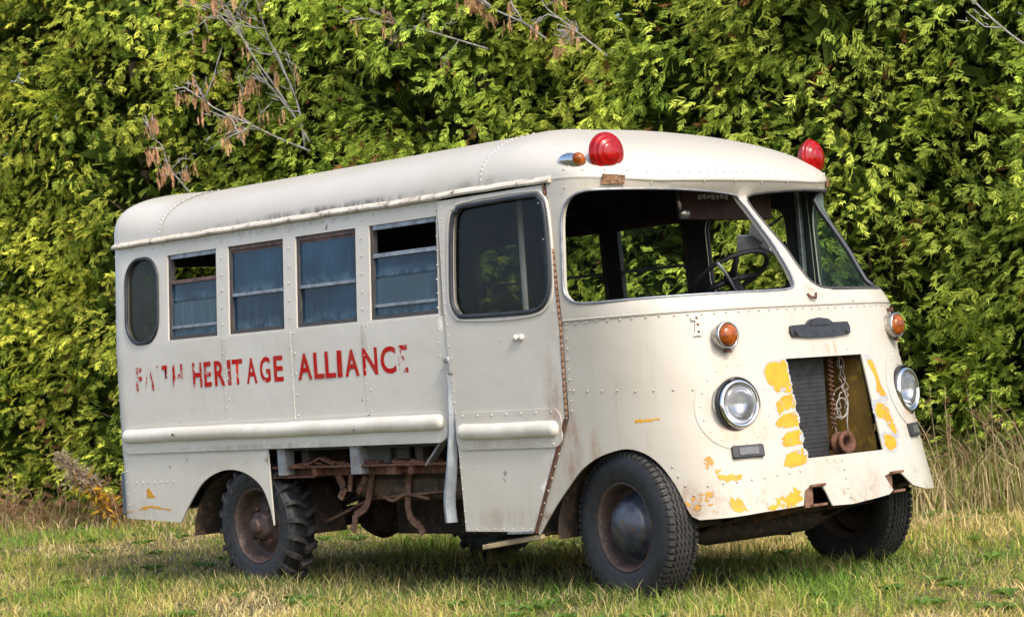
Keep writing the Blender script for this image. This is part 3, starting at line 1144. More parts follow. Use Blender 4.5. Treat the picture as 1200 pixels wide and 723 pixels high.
# ---- lettering
LETTERS = [('F', -4.084, -4.022, .52), ('A', -3.996, -3.884, .50), ('I', -3.859, -3.837, .60), ('T', -3.805, -3.713, .66), ('H', -3.689, -3.584, .50), ('H', -3.478, -3.386, .40), ('E', -3.362, -3.29, .28), ('R', -3.256, -3.154, .20), ('I', -3.126, -3.092, .36), ('T', -3.079, -2.975, .32), ('A', -2.94, -2.838, .22), ('G', -2.808, -2.709, .20), ('E', -2.677, -2.588, .12), ('A', -2.452, -2.324, .16), ('L', -2.305, -2.213, .16), ('L', -2.203, -2.111, .16), ('I', -2.096, -2.053, .16), ('A', -2.028, -1.905, .16), ('N', -1.872, -1.745, .18), ('C', -1.719, -1.589, .20), ('E', -1.569, -1.491, .46)]
for ch, xa, xb, wear in LETTERS:
    cu = bpy.data.curves.new("letter", 'FONT')
    cu.body = ch
    cu.offset = .022
    cu.resolution_u = 4
    tmp = bpy.data.objects.new("letter", cu)
    COL.objects.link(tmp)
    dg = bpy.context.evaluated_depsgraph_get()
    me = bpy.data.meshes.new_from_object(tmp.evaluated_get(dg))
    bpy.data.objects.remove(tmp)
    co = np.zeros(len(me.vertices) * 3)
    me.vertices.foreach_get("co", co)
    co = co.reshape(-1, 3)
    lo, hi = co.min(0), co.max(0)
    sx = (xb - xa) / (hi[0] - lo[0])
    sz = .148 / (hi[1] - lo[1])
    new = np.zeros_like(co)
    new[:, 0] = xa + (co[:, 0] - lo[0]) * sx
    new[:, 2] = 1.2 + (co[:, 1] - lo[1]) * sz
    new[:, 1] = -1.0118 - .0060
    me.vertices.foreach_set("co", new.ravel())
    me.materials.clear()
    me.materials.append(MAT["red_letter_paint"])
    at_ = me.attributes.new("wear", 'FLOAT', 'POINT')
    at_.data.foreach_set("value", np.full(len(co), wear, np.float32))
    me.update()
    link_obj("letter", me, bus)


# ---- peeled yellow paint
def patch(poly, mat, off, parent=front_shell, jit=.004, step=.012):
    pts = resample(poly, step)
    pts = [(a + random.gauss(0, jit), b + random.gauss(0, jit)) for a, b in pts]
    panel("paint_patch", pts, (), (mat,), .0006, .05, off, parent)


BARS = [[(.798, 1.085), (.83, 1.118), (.88, 1.126), (.948, 1.124), (.952, 1.06), (.955, .985), (.92, .972), (.895, .985), (.862, .972), (.845, 1.0), (.812, 1.03)],
        [(.836, .915), (.875, .948), (.915, .962), (.957, .960), (.960, .905), (.905, .893), (.87, .878), (.850, .872)],
        [(.822, .832), (.86, .862), (.91, .872), (.960, .870), (.963, .818), (.91, .806), (.865, .805), (.835, .812)],
        [(.842, .742), (.872, .775), (.92, .786), (.965, .784), (.968, .728), (.92, .716), (.875, .715), (.85, .722)],
        [(.836, .640), (.868, .680), (.92, .692), (.968, .690), (.969, .628), (.92, .618), (.87, .616), (.842, .622)],
        [(1.588, 1.10), (1.628, 1.098), (1.645, 1.04), (1.652, .97), (1.672, .93), (1.64, .912), (1.607, .93), (1.60, .965), (1.622, 1.0), (1.604, 1.05)],
        [(1.545, .868), (1.60, .878), (1.65, .858), (1.655, .80), (1.668, .735), (1.64, .722), (1.615, .755), (1.59, .80), (1.545, .812)],
        [(1.538, .712), (1.585, .722), (1.622, .705), (1.632, .668), (1.60, .642), (1.545, .648)]]
for q, poly in enumerate(BARS):
    c0 = np.array(poly).mean(0)
    gs = 1.10 if q < 5 else 1.30
    patch(catmull([tuple(c0 + (np.array(p) - c0) * gs) for p in poly], 3, True), "primer_grey", .0008, jit=.0025)
    patch(catmull(poly, 3, True), "yellow_paint", .0016, jit=.0035, step=.009)
for poly in ([(.70, .425), (.88, .432), (.905, .5), (.86, .52), (.84, .48), (.76, .47)], [(.50, .575), (.60, .575), (.605, .60), (.51, .605)],
             [(.555, .43), (.63, .425), (.60, .46), (.585, .50), (.54, .50)]):
    patch(poly, "yellow_paint", .0016, jit=.008)
for poly in ([(.36, .45), (.52, .42), (.52, .52), (.42, .54), (.38, .52)], [(.45, .58), (.52, .6), (.50, .68), (.46, .70)],
             [(1.1, .62), (1.25, .62), (1.22, .57), (1.12, .59)]):
    patch(poly, "yellow_specks", .0016, jit=.01)
for poly in ([(.12, .878), (.25, .884), (.25, .892), (.12, .890)],):
    patch(poly, "yellow_paint", .0012, jit=.002)
for poly in ([(-4.16, .465), (-4.0, .482), (-3.8, .462), (-3.8, .472), (-4.0, .497), (-4.1, .49)], [(-4.05, .54), (-3.96, .545), (-4.02, .60), (-4.04, .605)], [(-4.3, .45), (-4.22, .455), (-4.22, .465), (-4.3, .46)]):
    patch(poly, "yellow_paint", .0016, bus, .003)


# ---- lamps
def frame_at(u_, z_):
    p = S(u_, z_); n = N(u_, z_)
    return p, n


def headlight(far):
    uu = 2 * UC - HLU if far else HLU
    p, n = frame_at(uu, HLZ)
    d = n * np.array((1, .45, .25)); d /= np.linalg.norm(d)   # lamps look nearly straight ahead
    c_ = p + d * .010
    mb = MB()
    mb.lathe([(0.1196, -.05), (0.1214, .0), (0.1168, .020), (0.1086, .028), (0.1003, .026), (0.0966, .010)], c_, d, 40)
    h = mb.build("headlight", "chrome", front_shell)
    mb = MB()
    mb.lathe([(0.0975, .010), (0.0902, .020), (0.0718, .029), (0.0460, .035), (0.0184, .038), (0.0009, .0385)], c_, d, 36)
    mb.build("lens", "clear_lens", h)
    mb = MB()
    mb.lathe([(0.0957, .006), (0.0736, -.025), (0.0368, -.045), (0.0166, -.05), (0.0009, -.05)], c_, d, 30)
    mb.build("reflector", "chrome", h)
    mb = MB()
    mb.lathe([(0.1237, -.02), (0.1297, -.012), (0.1306, .008), (0.1251, .014)], c_, d, 40)
    mb.build("rim_seal", "black_paint", h)
    panel("headlight_ring", [(uu + .205 * math.cos(a), HLZ + .215 * math.sin(a)) for a in np.linspace(0, 2 * math.pi, 37)[:-1]],
          [[(uu + .13 * math.cos(a), HLZ + .135 * math.sin(a)) for a in np.linspace(0, 2 * math.pi, 31)[:-1]]], ("white_paint_front",), .003, .05, .0035, front_shell)


headlight(False)
headlight(True)


def marker(uu, z_):
    p, n = frame_at(uu, z_)
    d = n * np.array((1, .4, .2)); d /= np.linalg.norm(d)
    mb = MB()
    mb.lathe([(.052, -.02), (.062, .004), (.066, .03), (.068, .05), (.064, .058), (.056, .056), (.054, .046)], p, d, 30)
    h = mb.build("marker_lamp", "dull_chrome", front_shell)
    mb = MB()
    mb.lathe([(.055, .05), (.05, .066), (.04, .076), (.02, .083), (.001, .085)], p, d, 26)
    mb.build("lens", "amber_lens", h)
    mb = MB()
    mb.bar(p + np.array((0, 0, -.070)) + d * .03, p + np.array((0, 0, -.078)) + d * .055, .03, .012)
    mb.build("clip", "rust", h)


marker(.577, 1.268)
marker(2 * UC - .592, 1.272)


def block_on(name, uu, z_, w, h, mats, parent, d0=-.003, d1=.018, inner=None):
    p, n = frame_at(uu, z_)
    s_ = np.cross((0, 0, 1.), n); s_ /= np.linalg.norm(s_)
    u2 = np.cross(n, s_)
    mb = MB()
    mb.obox(p + n * (d0 + d1) / 2, (s_, u2, n), (w / 2, h / 2, (d1 - d0) / 2), 0, .006)
    o = mb.build(name, mats, parent)
    if inner:
        mb = MB()
        mb.obox(p + n * (d1 + .002), (s_, u2, n), (w / 2 * .62, h / 2 * .62, .004), 0, .002)
        mb.build(inner[0], inner[1], o)
    return o


block_on("side_lamp", .652, .707, .165, .062, "black_paint", front_shell, inner=("lens", "clear_lens"))
block_on("side_lamp", 2 * UC - .69, .727, .13, .07, "black_paint", front_shell, inner=("lens", "clear_lens"))
# bow shaped emblem
eu, ez = UC - .012, 1.278
e_out = [(eu - .235, ez - .035), (eu - .10, ez - .045), (eu + .10, ez - .045), (eu + .235, ez - .035), (eu + .245, ez + .0), (eu + .235, ez + .025), (eu + .11, ez + .025), (eu + .075, ez + .045), (eu, ez + .052), (eu - .075, ez + .045), (eu - .11, ez + .022), (eu - .235, ez + .018), (eu - .245, ez - .01)]
panel("emblem", e_out, (), ("black_emblem",), .022, .03, .016, front_shell)
panel("emblem_bar", [(eu - .085, ez + .012), (eu + .085, ez + .012), (eu + .06, ez + .036), (eu - .06, ez + .036)], (), ("black_emblem",), .01, .03, .022, front_shell)
# little angle bracket beside the near marker
panel("angle_bracket", [(.433, 1.275), (.475, 1.275), (.475, 1.30), (.478, 1.37), (.425, 1.37), (.425, 1.352), (.447, 1.35), (.443, 1.30)], (), ("white_paint_front",), .004, .05, .010, front_shell)
mb = MB()
for (u_, z_) in ((.453, 1.362), (.458, 1.33), (.46, 1.295)):
    p, n = frame_at(u_, z_)
    mb.lathe([(.007, .0105), (.006, .012), (.0005, .0115)], p, n, 8)
mb.build("screw_hole", "rust", front_shell)
p, n = frame_at(2 * UC - .53, 1.355)
mb = MB()
mb.bar(p, p + n * .03, .02, .02)
mb.build("bracket_stub", "rust", front_shell)
# hood hook below the centre post
p, n = frame_at(UC - .01, 1.44)
mb = MB()
mb.tube([p + np.array((0, -.025, .015)), p + n * .02 + np.array((0, -.02, -.01)), p + n * .025 + np.array((0, .01, -.015)), p + n * .015 + np.array((0, .025, .012))], .007, 7)
mb.build("hood_hook", "rust", front_shell)


# ---- roof beacons and cab marker
def beacon(y_):
    d = np.array((.93, -.34, .04)) if y_ < 0 else np.array((.99, .06, .04))
    d /= np.linalg.norm(d)
    K = 1.02
    c_ = np.array((-.12, y_, 2.222))
    mb = MB()
    mb.lathe([(.001, -.05), (.065, -.046), (.082, -.03), (.089, 0.), (.091, .008), (.084, .012)], c_, d, 36, squash=(K * .99, K * 1.07))
    h = mb.build("beacon", "red_lens", bus)
    mb = MB()
    mb.lathe([(.087, .008), (.085, .020), (.078, .029), (.068, .030), (.065, .039), (.055, .045), (.044, .045), (.041, .050), (.028, .054), (.012, .056), (.001, .0565)], c_, d, 36, squash=(K * .99, K * 1.07))
    mb.build("lens", "red_lens", h)
    mb = MB()
    mb.lathe([(.088, -.004), (.0945, -.002), (.0945, .006), (.088, .009)], c_, d, 36, squash=(K * .99, K * 1.07))
    mb.build("bezel", "red_lens", h)
    mu = [(-.065, 2.062), (.04, 2.058), (.05, 2.10), (-.055, 2.112)]
    panel("mount_plate", mu if y_ < 0 else mirror_u(mu), (), ("hinge_rust",), .004, .04, .014, h)
    mb = MB()
    mb.obox(c_ + np.array((-.03, 0, -.075)), ((0, 1, 0), (1, 0, 0), (0, 0, 1)), (.03, .03, .045), 0)
    mb.build("mount", "hinge_rust", h)


beacon(-.803)
beacon(.803)
uu_ = -.19
pc = Rf(np.array([uu_]), np.array([.955]))[0]
t1_ = Rf(np.array([uu_]), np.array([.965]))[0] - Rf(np.array([uu_]), np.array([.945]))[0]
t2_ = Rf(np.array([uu_ + .01]), np.array([.955]))[0] - Rf(np.array([uu_ - .01]), np.array([.955]))[0]
nr_ = np.cross(t1_, t2_); nr_ *= np.sign(nr_[2]); nr_ /= np.linalg.norm(nr_)
fx = t2_ / np.linalg.norm(t2_) + .25 * t1_ / np.linalg.norm(t1_); fx -= nr_ * (fx @ nr_); fx /= np.linalg.norm(fx)
mb = MB()
prof = []
def teardrop(scale, h0, h1, tip):
    ring = []
    for k in range(24):
        t_ = 2 * math.pi * k / 24
        L = .095 if math.cos(t_) < 0 else .062
        ring.append((math.cos(t_) * L * scale, math.sin(t_) * .038 * scale))
    return ring
sd_ = np.cross(nr_, fx)
vs_, fs = [], []
lev = [(1.0, -.01), (1.02, .006), (.9, .016), (.78, .026), (.5, .040), (.2, .047), (.02, .048)]
for s_, h in lev:
    for a, b in teardrop(s_, 0, 0, 0):
        vs_.append(pc + fx * a + sd_ * b + nr_ * h)
for i in range(len(lev) - 1):
    for k in range(24):
        fs.append((i * 24 + k, i * 24 + (k + 1) % 24, (i + 1) * 24 + (k + 1) % 24, (i + 1) * 24 + k))
mb.add(vs_, fs, 0, True)
cm = mb.build("cab_marker", "chrome", bus)
mb = MB()
mb.lathe([(.034, .008), (.034, .026), (.030, .040), (.020, .052), (.008, .058), (.001, .059)], pc + fx * .022, nr_ + fx * .25, 20, xref=fx, squash=(1.1, .9))
mb.build("lens", "amber_lens", cm)

# ---- interior
mb = MB()
mb.box((-4.3, -.965, .80), (-.62, .965, .84), 0)
mb.box((-.62, -.60, .80), (-.05, .93, .84), 0)
mb.build("floor", "inner_lining", bus)
mb = MB()
mb.box((.02, -.86, .55), (.05, .86, 1.36), 0)
mb.box((-.12, -.85, 1.34), (.25, .85, 1.37), 0)
mb.build("bulkhead", "inner_lining", bus)
mb = MB()
mb.tube([(-.865, -.72, .84), (-.86, -.72, 2.30)], .016, 10)
mb.build("grab_pole", "cream_rail", bus)
# header box with a faded sticker
mb = MB()
mb.box((-.33, -.10, 1.90), (-.27, .62, 2.06), 0, .01)
hb = mb.build("header_board", "maroon", bus)
mb = MB()
for k in range(7):
    yy = .02 + k * .035
    mb.box((-.2695, yy, 2.005 + .003 * (k % 3)), (-.2665, yy + .026, 2.03 + .004 * (k % 2)), 0)
mb.build("faded_sticker", "sticker_white", hb)
mb = MB()
mb.tube([(-.25, -.16, 2.08), (-.24, -.15, 1.90)], .012, 8)
mb.lathe([(.03, -.01), (.034, .01), (.02, .02), (.001, .02)], (-.235, -.13, 1.93), (1, -.3, 0), 14)
mb.build("wiper_motor", "dull_chrome", bus)
# roof bows inside
for x in (-1.2, -1.85, -2.5, -3.15):
    mb = MB()
    yy = np.linspace(-.93, .93, 25)
    rr_ = np.clip(abs(yy) / .975, 0, 1)
    pts = [(x, y_, ZG - .03 + RH * (1 - r_ ** 2.5) ** (1 / 2.5)) for y_, r_ in zip(yy, rr_)]
    mb.tube(pts, .018, 6)
    mb.build("roof_bow", "inner_lining", bus)
# bench backs, dark, only just seen through the openings
for k, x in enumerate((-1.75, -2.45, -3.15, -3.85)):
    for s_ in (-1, 1):
        st = MB()
        st.box((x - .03, s_ * .55 - .36, 1.18), (x + .05, s_ * .55 + .36, 1.42), 0, .03)
        st.box((x - .02, s_ * .55 - .36, 1.14), (x + .42, s_ * .55 + .36, 1.22), 0, .03)
        for q in (-.3, .3):
            st.tube([(x + .02, s_ * .55 + q, .84), (x, s_ * .55 + q, 1.2)], .014, 6)
        st.build("bench_seat", "inner_lining", bus)
# steering wheel, column and driver seat
sc_ = np.array((-.47, .46, 1.615))
sax = np.array((-.50, .02, .86)); sax /= np.linalg.norm(sax)
mb = MB()
a_ = np.cross(sax, (0, 1, 0)); a_ /= np.linalg.norm(a_); b_ = np.cross(sax, a_)
ring = [sc_ + .225 * (a_ * math.cos(t_) + b_ * math.sin(t_)) for t_ in np.linspace(0, 2 * math.pi, 41)]
mb.tube(ring, .0135, 8, cap=False)
sw = mb.build("steering_wheel", "black_paint", bus)
for t_ in (.5, 2.6, 4.7):
    mb = MB()
    mb.tube([sc_ - sax * .03, sc_ + .22 * (a_ * math.cos(t_) + b_ * math.sin(t_))], [.022, .013], 7)
    mb.build("spoke", "black_paint", sw)
mb = MB()
mb.lathe([(.04, -.05), (.045, -.02), (.04, 0), (.02, .012), (.001, .014)], sc_, sax, 18)
mb.build("hub", "black_paint", sw)
mb = MB()
mb.tube([sc_ - sax * .03, sc_ - sax * .95], .034, 10)
mb.build("steering_column", "black_paint", bus)
mb = MB()
mb.tube([sc_ - sax * .12 + b_ * .02, sc_ - sax * .06 + np.array((.06, -.12, .04)), sc_ - sax * .02 + np.array((.1, -.22, .08))], .009, 7)
mb.build("signal_lever", "mirror_back", bus)
mb = MB()
mb.box((-1.15, .25, 1.08), (-.68, .72, 1.18), 0, .04)
mb.box((-1.20, .25, 1.18), (-1.10, .72, 1.50), 0, .04)
mb.box((-1.05, .35, .84), (-.78, .62, 1.08), 0)
mb.build("driver_seat", "inner_lining", bus)
# driver's mirrors outside on the far side
mb = MB()
mb.obox((-.89, 1.17, 1.818), ((1, .0, -.08), (.08, 0, 1), (0, 1, 0)), (.125, .048, .008), 0, .004)
mr = mb.build("side_mirror", "mirror_back", bus)
mb = MB()
mb.obox((-.845, 1.155, 1.885), ((.8, 0, -.5), (.5, 0, .8), (0, 1, 0)), (.055, .04, .006), 0, .003)
mb.build("small_mirror", "mirror_back", mr)
mb = MB()
mb.tube([(-.50, 1.0, 1.70), (-.70, 1.12, 1.74), (-.88, 1.18, 1.80)], .009, 7)
mb.tube([(-.50, 1.0, 1.95), (-.75, 1.14, 1.90), (-.88, 1.18, 1.83)], .007, 7)
mb.build("mirror_arm", "black_paint", mr)

# ---- engine bay seen through the missing grille
mb = MB()
mb.add([(.16, .30, .585), (.585, .30, .585), (.50, .30, 1.18), (.16, .30, 1.18), (.16, .31, .585), (.585, .31, .585), (.50, .31, 1.18), (.16, .31, 1.18)], [(0, 1, 2, 3), (7, 6, 5, 4), (0, 1, 5, 4), (1, 2, 6, 5), (2, 3, 7, 6), (3, 0, 4, 7)])
mb.build("bay_panel", "olive_panel", bus)
mb = MB()
mb.box((.14, -.40, .56), (.16, .32, 1.22), 0)
mb.box((.16, -.40, 1.185), (.44, .298, 1.20), 0)
mb.box((.16, -.40, .57), (.56, .298, .584), 0)
mb.box((.16, -.415, .56), (.44, -.40, 1.20), 0)
mb.build("bay_lining", "rusty_chassis", bus)
rd = MB()
rd.box((.40, -.385, .60), (.44, .095, 1.18), 0, .006)
rdo = rd.build("radiator", "radiator", bus)
for k in range(26):
    fm = MB()
    z_ = .62 + k * .0215
    fm.box((.4395, -.375, z_), (.4425, .088, z_ + .009), 0)
    fm.build("fin", "radiator", rdo)
mb = MB()
pts = []
for i in range(150):
    a = i * .62
    pts.append((.455 + .010 * math.cos(a), .125 + .014 * math.sin(a), 1.13 - .0024 * i))
mb.tube(pts, .0048, 6)
mb.build("coil_spring", "rust", bus)
mb = MB()
random.seed(21)
for k in range(3):
    p = np.array((.42, .20 + .016 * k, 1.16))
    pts = [p.copy()]
    for i in range(16):
        p = p + np.array((random.gauss(0, .008), random.gauss(0, .020) + (.235 - p[1]) * .3, -.026 + random.gauss(0, .018)))
        pts.append(p.copy())
    mb.tube(catmull(pts, 3), .0030 + .0008 * (k % 2), 6)
loop = [(.45, .20 + .045 * math.cos(a), .87 + .05 * math.sin(a)) for a in np.linspace(0, 2 * math.pi, 16)]
mb.tube(loop, .0045, 6)
mb.tube(catmull([(.44, .22, .98), (.45, .25, .9), (.45, .235, .8), (.44, .25, .72)], 5), .004, 6)
mb.build("loose_wires", "wire_pale", bus)
mb = MB()
mb.lathe([(.025, .0), (.025, .05), (.050, .05), (.060, .06), (.060, .075), (.048, .085), (.048, .10), (.060, .11), (.060, .125), (.05, .13), (.03, .12), (.03, .02)], (.40, .145, .685), (1, -.05, .1), 26)
mb.build("pulley", "rust", bus)

# ---- front brackets, bumper irons
for u_, z_ in ((.985, .47), (1.535, .485)):
    p, n = frame_at(u_, z_)
    mb = MB()
    s_ = np.cross((0, 0, 1.), n); s_ /= np.linalg.norm(s_)
    c_ = p - n * .02
    mb.obox(c_ - s_ * .035, (s_, (0, 0, 1), n), (.028, .055, .006), 0)
    mb.obox(c_ + np.array((0, 0, .045)) + s_ * .02, (s_, (0, 0, 1), n), (.05, .006, .03), 0)
    mb.obox(c_ + np.array((0, 0, -.05)) + s_ * .02, (s_, (0, 0, 1), n), (.05, .006, .03), 0)
    mb.obox(c_ - n * .20 - s_ * .01, (n, s_, (0, 0, 1)), (.20, .012, .05), 0)
    mb.build("bumper_iron", "pale_rust", bus)

# ---- chassis
for s_ in (-1, 1):
    mb = MB()
    mb.box((-4.2, s_ * .42 - .035, .50), (.48, s_ * .42 + .035, .66), 0, .006)
    mb.build("frame_rail", "rusty_chassis", bus)
for x in (-3.9, -2.2, -1.3, -.5, .40):
    mb = MB()
    mb.box((x - .04, -.39, .53), (x + .04, .39, .63), 0, .006)
    mb.build("cross_member", "rusty_chassis", bus)
mb = MB()
mb.tube([(0, -.80, .37), (0, -.6, .33), (0, -.4, .28), (0, .4, .28), (0, .6, .33), (0, .80, .37)], [.045, .05, .055, .055, .05, .045], 10)
mb.build("front_axle", "rusty_chassis", bus)
mb = MB()
mb.tube([(.22, -.72, .36), (.22, .72, .36)], .018, 8)
mb.build("tie_rod", "rusty_chassis", bus)
mb = MB()
mb.tube([(-3.0, -.78, .37), (-3.0, -.2, .37), (-3.0, .2, .37), (-3.0, .78, .37)], .06, 12)
mb.lathe([(.05, -.16), (.13, -.11), (.165, 0), (.13, .11), (.05, .16)], (-3.0, 0, .37), (1, 0, 0), 18)
mb.build("rear_axle", "rusty_chassis", bus)
mb = MB()
mb.tube([(-2.86, 0, .38), (-.9, 0, .50)], .045, 12)
mb.build("drive_shaft", "rusty_chassis", bus)
for x0, nm in ((0, .34), (-3.0, .44)):
    for s_ in (-1, 1):
        mb = MB()
        for k in range(4):
            L = .62 - .12 * k
            pts = [(x0 + L * q, s_ * .50, nm + .13 * q * q - .016 * k) for q in np.linspace(-1, 1, 9)]
            for i in range(8):
                mb.bar(pts[i], pts[i + 1], .06, .012)
        mb.build("leaf_spring", "rusty_chassis", bus)
mb = MB()
mb.box((-.75, -.25, .42), (.10, .25, .95), 0, .04)
mb.box((-.6, -.2, .32), (.05, .2, .43), 0, .03)
mb.build("engine", "rusty_chassis", bus)
mb = MB()
mb.lathe([(.02, 0), (.09, .02), (.10, .06), (.10, .62), (.09, .66), (.02, .68)], (-2.0, -.15, .40), (1, 0, 0), 16)
mb.build("muffler", "rusty_chassis", bus)
for x in (-2.55, -1.55, -1.05):
    mb = MB()
    mb.box((x - .03, -.93, .72), (x + .03, .93, .80), 0)
    mb.build("floor_beam", "rusty_chassis", bus)
mb = MB()
mb.box((-2.45, -.36, .27), (-.80, -.335, .52), 0, .01)
mb.build("shade_panel", "rusty_chassis", bus)  # added dark sheet, hides the lit grass behind so the underbody stays dark
# rusty floor channel below the rub rail
mb = MB()
mb.box((-2.80, -.985, .700), (-1.215, -.90, .712), 0)
mb.box((-2.80, -.912, .652), (-1.215, -.90, .700), 0)
mb.box((-2.80, -.985, .646), (-2.42, -.90, .654), 0)
mb.box((-2.44, -.975, .655), (-2.40, -.915, .699), 0)
mb.box((-1.78, -.975, .655), (-1.70, -.915, .699), 0)
mb.box((-1.60, -.975, .655), (-1.56, -.915, .699), 0)
for k in range(26):
    x = random.uniform(-2.6, -1.3)
    mb.obox((x, random.uniform(-.97, -.91), .714 + random.uniform(0, .01)), ((random.gauss(1, .2), random.gauss(0, .4), random.gauss(0, .15)), (0, 1, random.gauss(0, .3)), (0, 0, 1)), (random.uniform(.015, .06), random.uniform(.01, .03), .006), 0)
mb.bar((-2.47, -.97, .715), (-2.36, -.96, .755), .05, .008)
mb.bar((-2.36, -.96, .755), (-2.24, -.96, .718), .05, .008)
mb.build("floor_channel", "rust", bus)
for x, xa in ((-2.67, .05), (-2.00, .058)):
    mb = MB()
    mb.box((x - xa, -.998, .66), (x + xa * .2, -.985, .845), 0, .002)
    mb.box((x + xa * .2, -.998, .66), (x + xa * .35, -.93, .845), 0, .002)
    mb.build("floor_post", "grey_steel", bus)
mb = MB()
mb.bar((-1.27, -.985, .83), (-1.44, -.96, .70), .012, .05, (0, 1, 0))
mb.build("diagonal_brace", "grey_steel", bus)
mb = MB()
mb.box((-2.75, -.62, .72), (-2.0, -.60, .80), 0)
mb.box((-2.35, -.66, .70), (-2.12, -.64, .83), 0, .01)
mb.box((-1.90, -.66, .72), (-1.62, -.64, .83), 0, .01)
mb.box((-1.62, -.66, .79), (-1.25, -.64, .83), 0, .01)
mb.build("inner_skirt", "grey_steel", bus)
mb = MB()
mb.box((-2.25, -.80, .50), (-1.16, -.50, .645), 0, .03)
mb.build("fuel_tank", "brown_tank", bus)
for a in ([(-2.10, -.81, .66), (-2.14, -.82, .50), (-2.16, -.83, .46), (-2.24, -.84, .42), (-2.25, -.84, .37), (-2.28, -.84, .33)],
          [(-1.78, -.81, .66), (-1.80, -.82, .50), (-1.79, -.83, .45), (-1.76, -.84, .40), (-1.69, -.84, .36), (-1.66, -.84, .32)]):
    mb = MB()
    for i in range(len(a) - 1):
        mb.bar(a[i], a[i + 1], .042, .008, (0, 1, 0))
    mb.build("tank_strap", "pale_rust", bus)
mb = MB()
mb.tube(catmull([(-2.72, -.70, .36), (-2.5, -.72, .42), (-2.2, -.75, .505), (-1.95, -.82, .52), (-1.6, -.82, .54), (-1.3, -.78, .56)], 6), .009, 7)
mb.tube(catmull([(-2.0, -.83, .53), (-1.9, -.84, .50), (-1.8, -.83, .535), (-1.6, -.84, .51)], 5), .010, 6)
mb.build("brake_line", "pale_rust", bus)
mb = MB()
mb.tube([(-3.0, -.25, .55), (-2.4, -.62, .58), (-2.15, -.70, .60)], [.03, .045, .045], 10)
mb.build("exhaust_pipe", "brown_tank", bus)
for k, (xa, za, xb, zb, w_) in enumerate(((-2.30, .66, -2.24, .58, .05), (-2.24, .58, -2.28, .52, .045), (-2.18, .66, -2.19, .56, .03), (-2.05, .64, -2.12, .55, .035), (-1.72, .70, -1.72, .66, .10), (-1.58, .70, -1.57, .655, .06))):
    mb = MB()
    mb.bar((xa, -.90, za), (xb, -.91, zb), w_, .012, (0, 1, 0), 0, .003)
    mb.lathe([(.012, .0), (.012, .008), (.001, .009)], ((xa + xb) / 2, -.908, (za + zb) / 2), (0, -1, 0), 6)
    mb.build("bracket", "pale_rust" if k % 3 else "rust", bus)
# step below the door
mb = MB()
mb.bar((-1.00, -1.00, .268), (-.56, -.99, .325), .03, .026, (0, 0, 1), 0, .004)
so = mb.build("step_edge", "step_wood", bus)
mb = MB()
mb.bar((-1.00, -.80, .285), (-.58, -.78, .338), .36, .010)
mb.build("step_board", "brown_tank", so)
mb = MB()
mb.bar((-.78, -1.02, .345), (-.60, -1.02, .350), .03, .012)
mb.build("door_sill_lip", "aluminium", bus)
# inner wheel housings
for x0, y0 in ((0, -1), (0, 1), (-3.15, -1), (-3.15, 1)):
    mb = MB()
    vs_, fs = [], []
    R_ = .47
    for i in range(13):
        a = (math.pi * .5 if x0 == 0 else 0) + (math.pi * .5 if x0 == 0 else math.pi) * (i / 12)
        for y_ in (.975, .55):
            vs_.append((x0 + R_ * math.cos(a), y0 * y_, .31 + (.44 if x0 == 0 else .38) * math.sin(a)))
    for i in range(12):
        fs.append((2 * i, 2 * i + 1, 2 * i + 3, 2 * i + 2))
    mb.add(vs_, fs, 0, True)
    mb.build("wheel_housing", "rusty_chassis", bus)
# rear bumper end
mb = MB()
mb.box((-4.46, -.93, .43), (-4.41, .93, .70), 0, .01)
mb.build("rear_bumper", "blue_grey", bus)


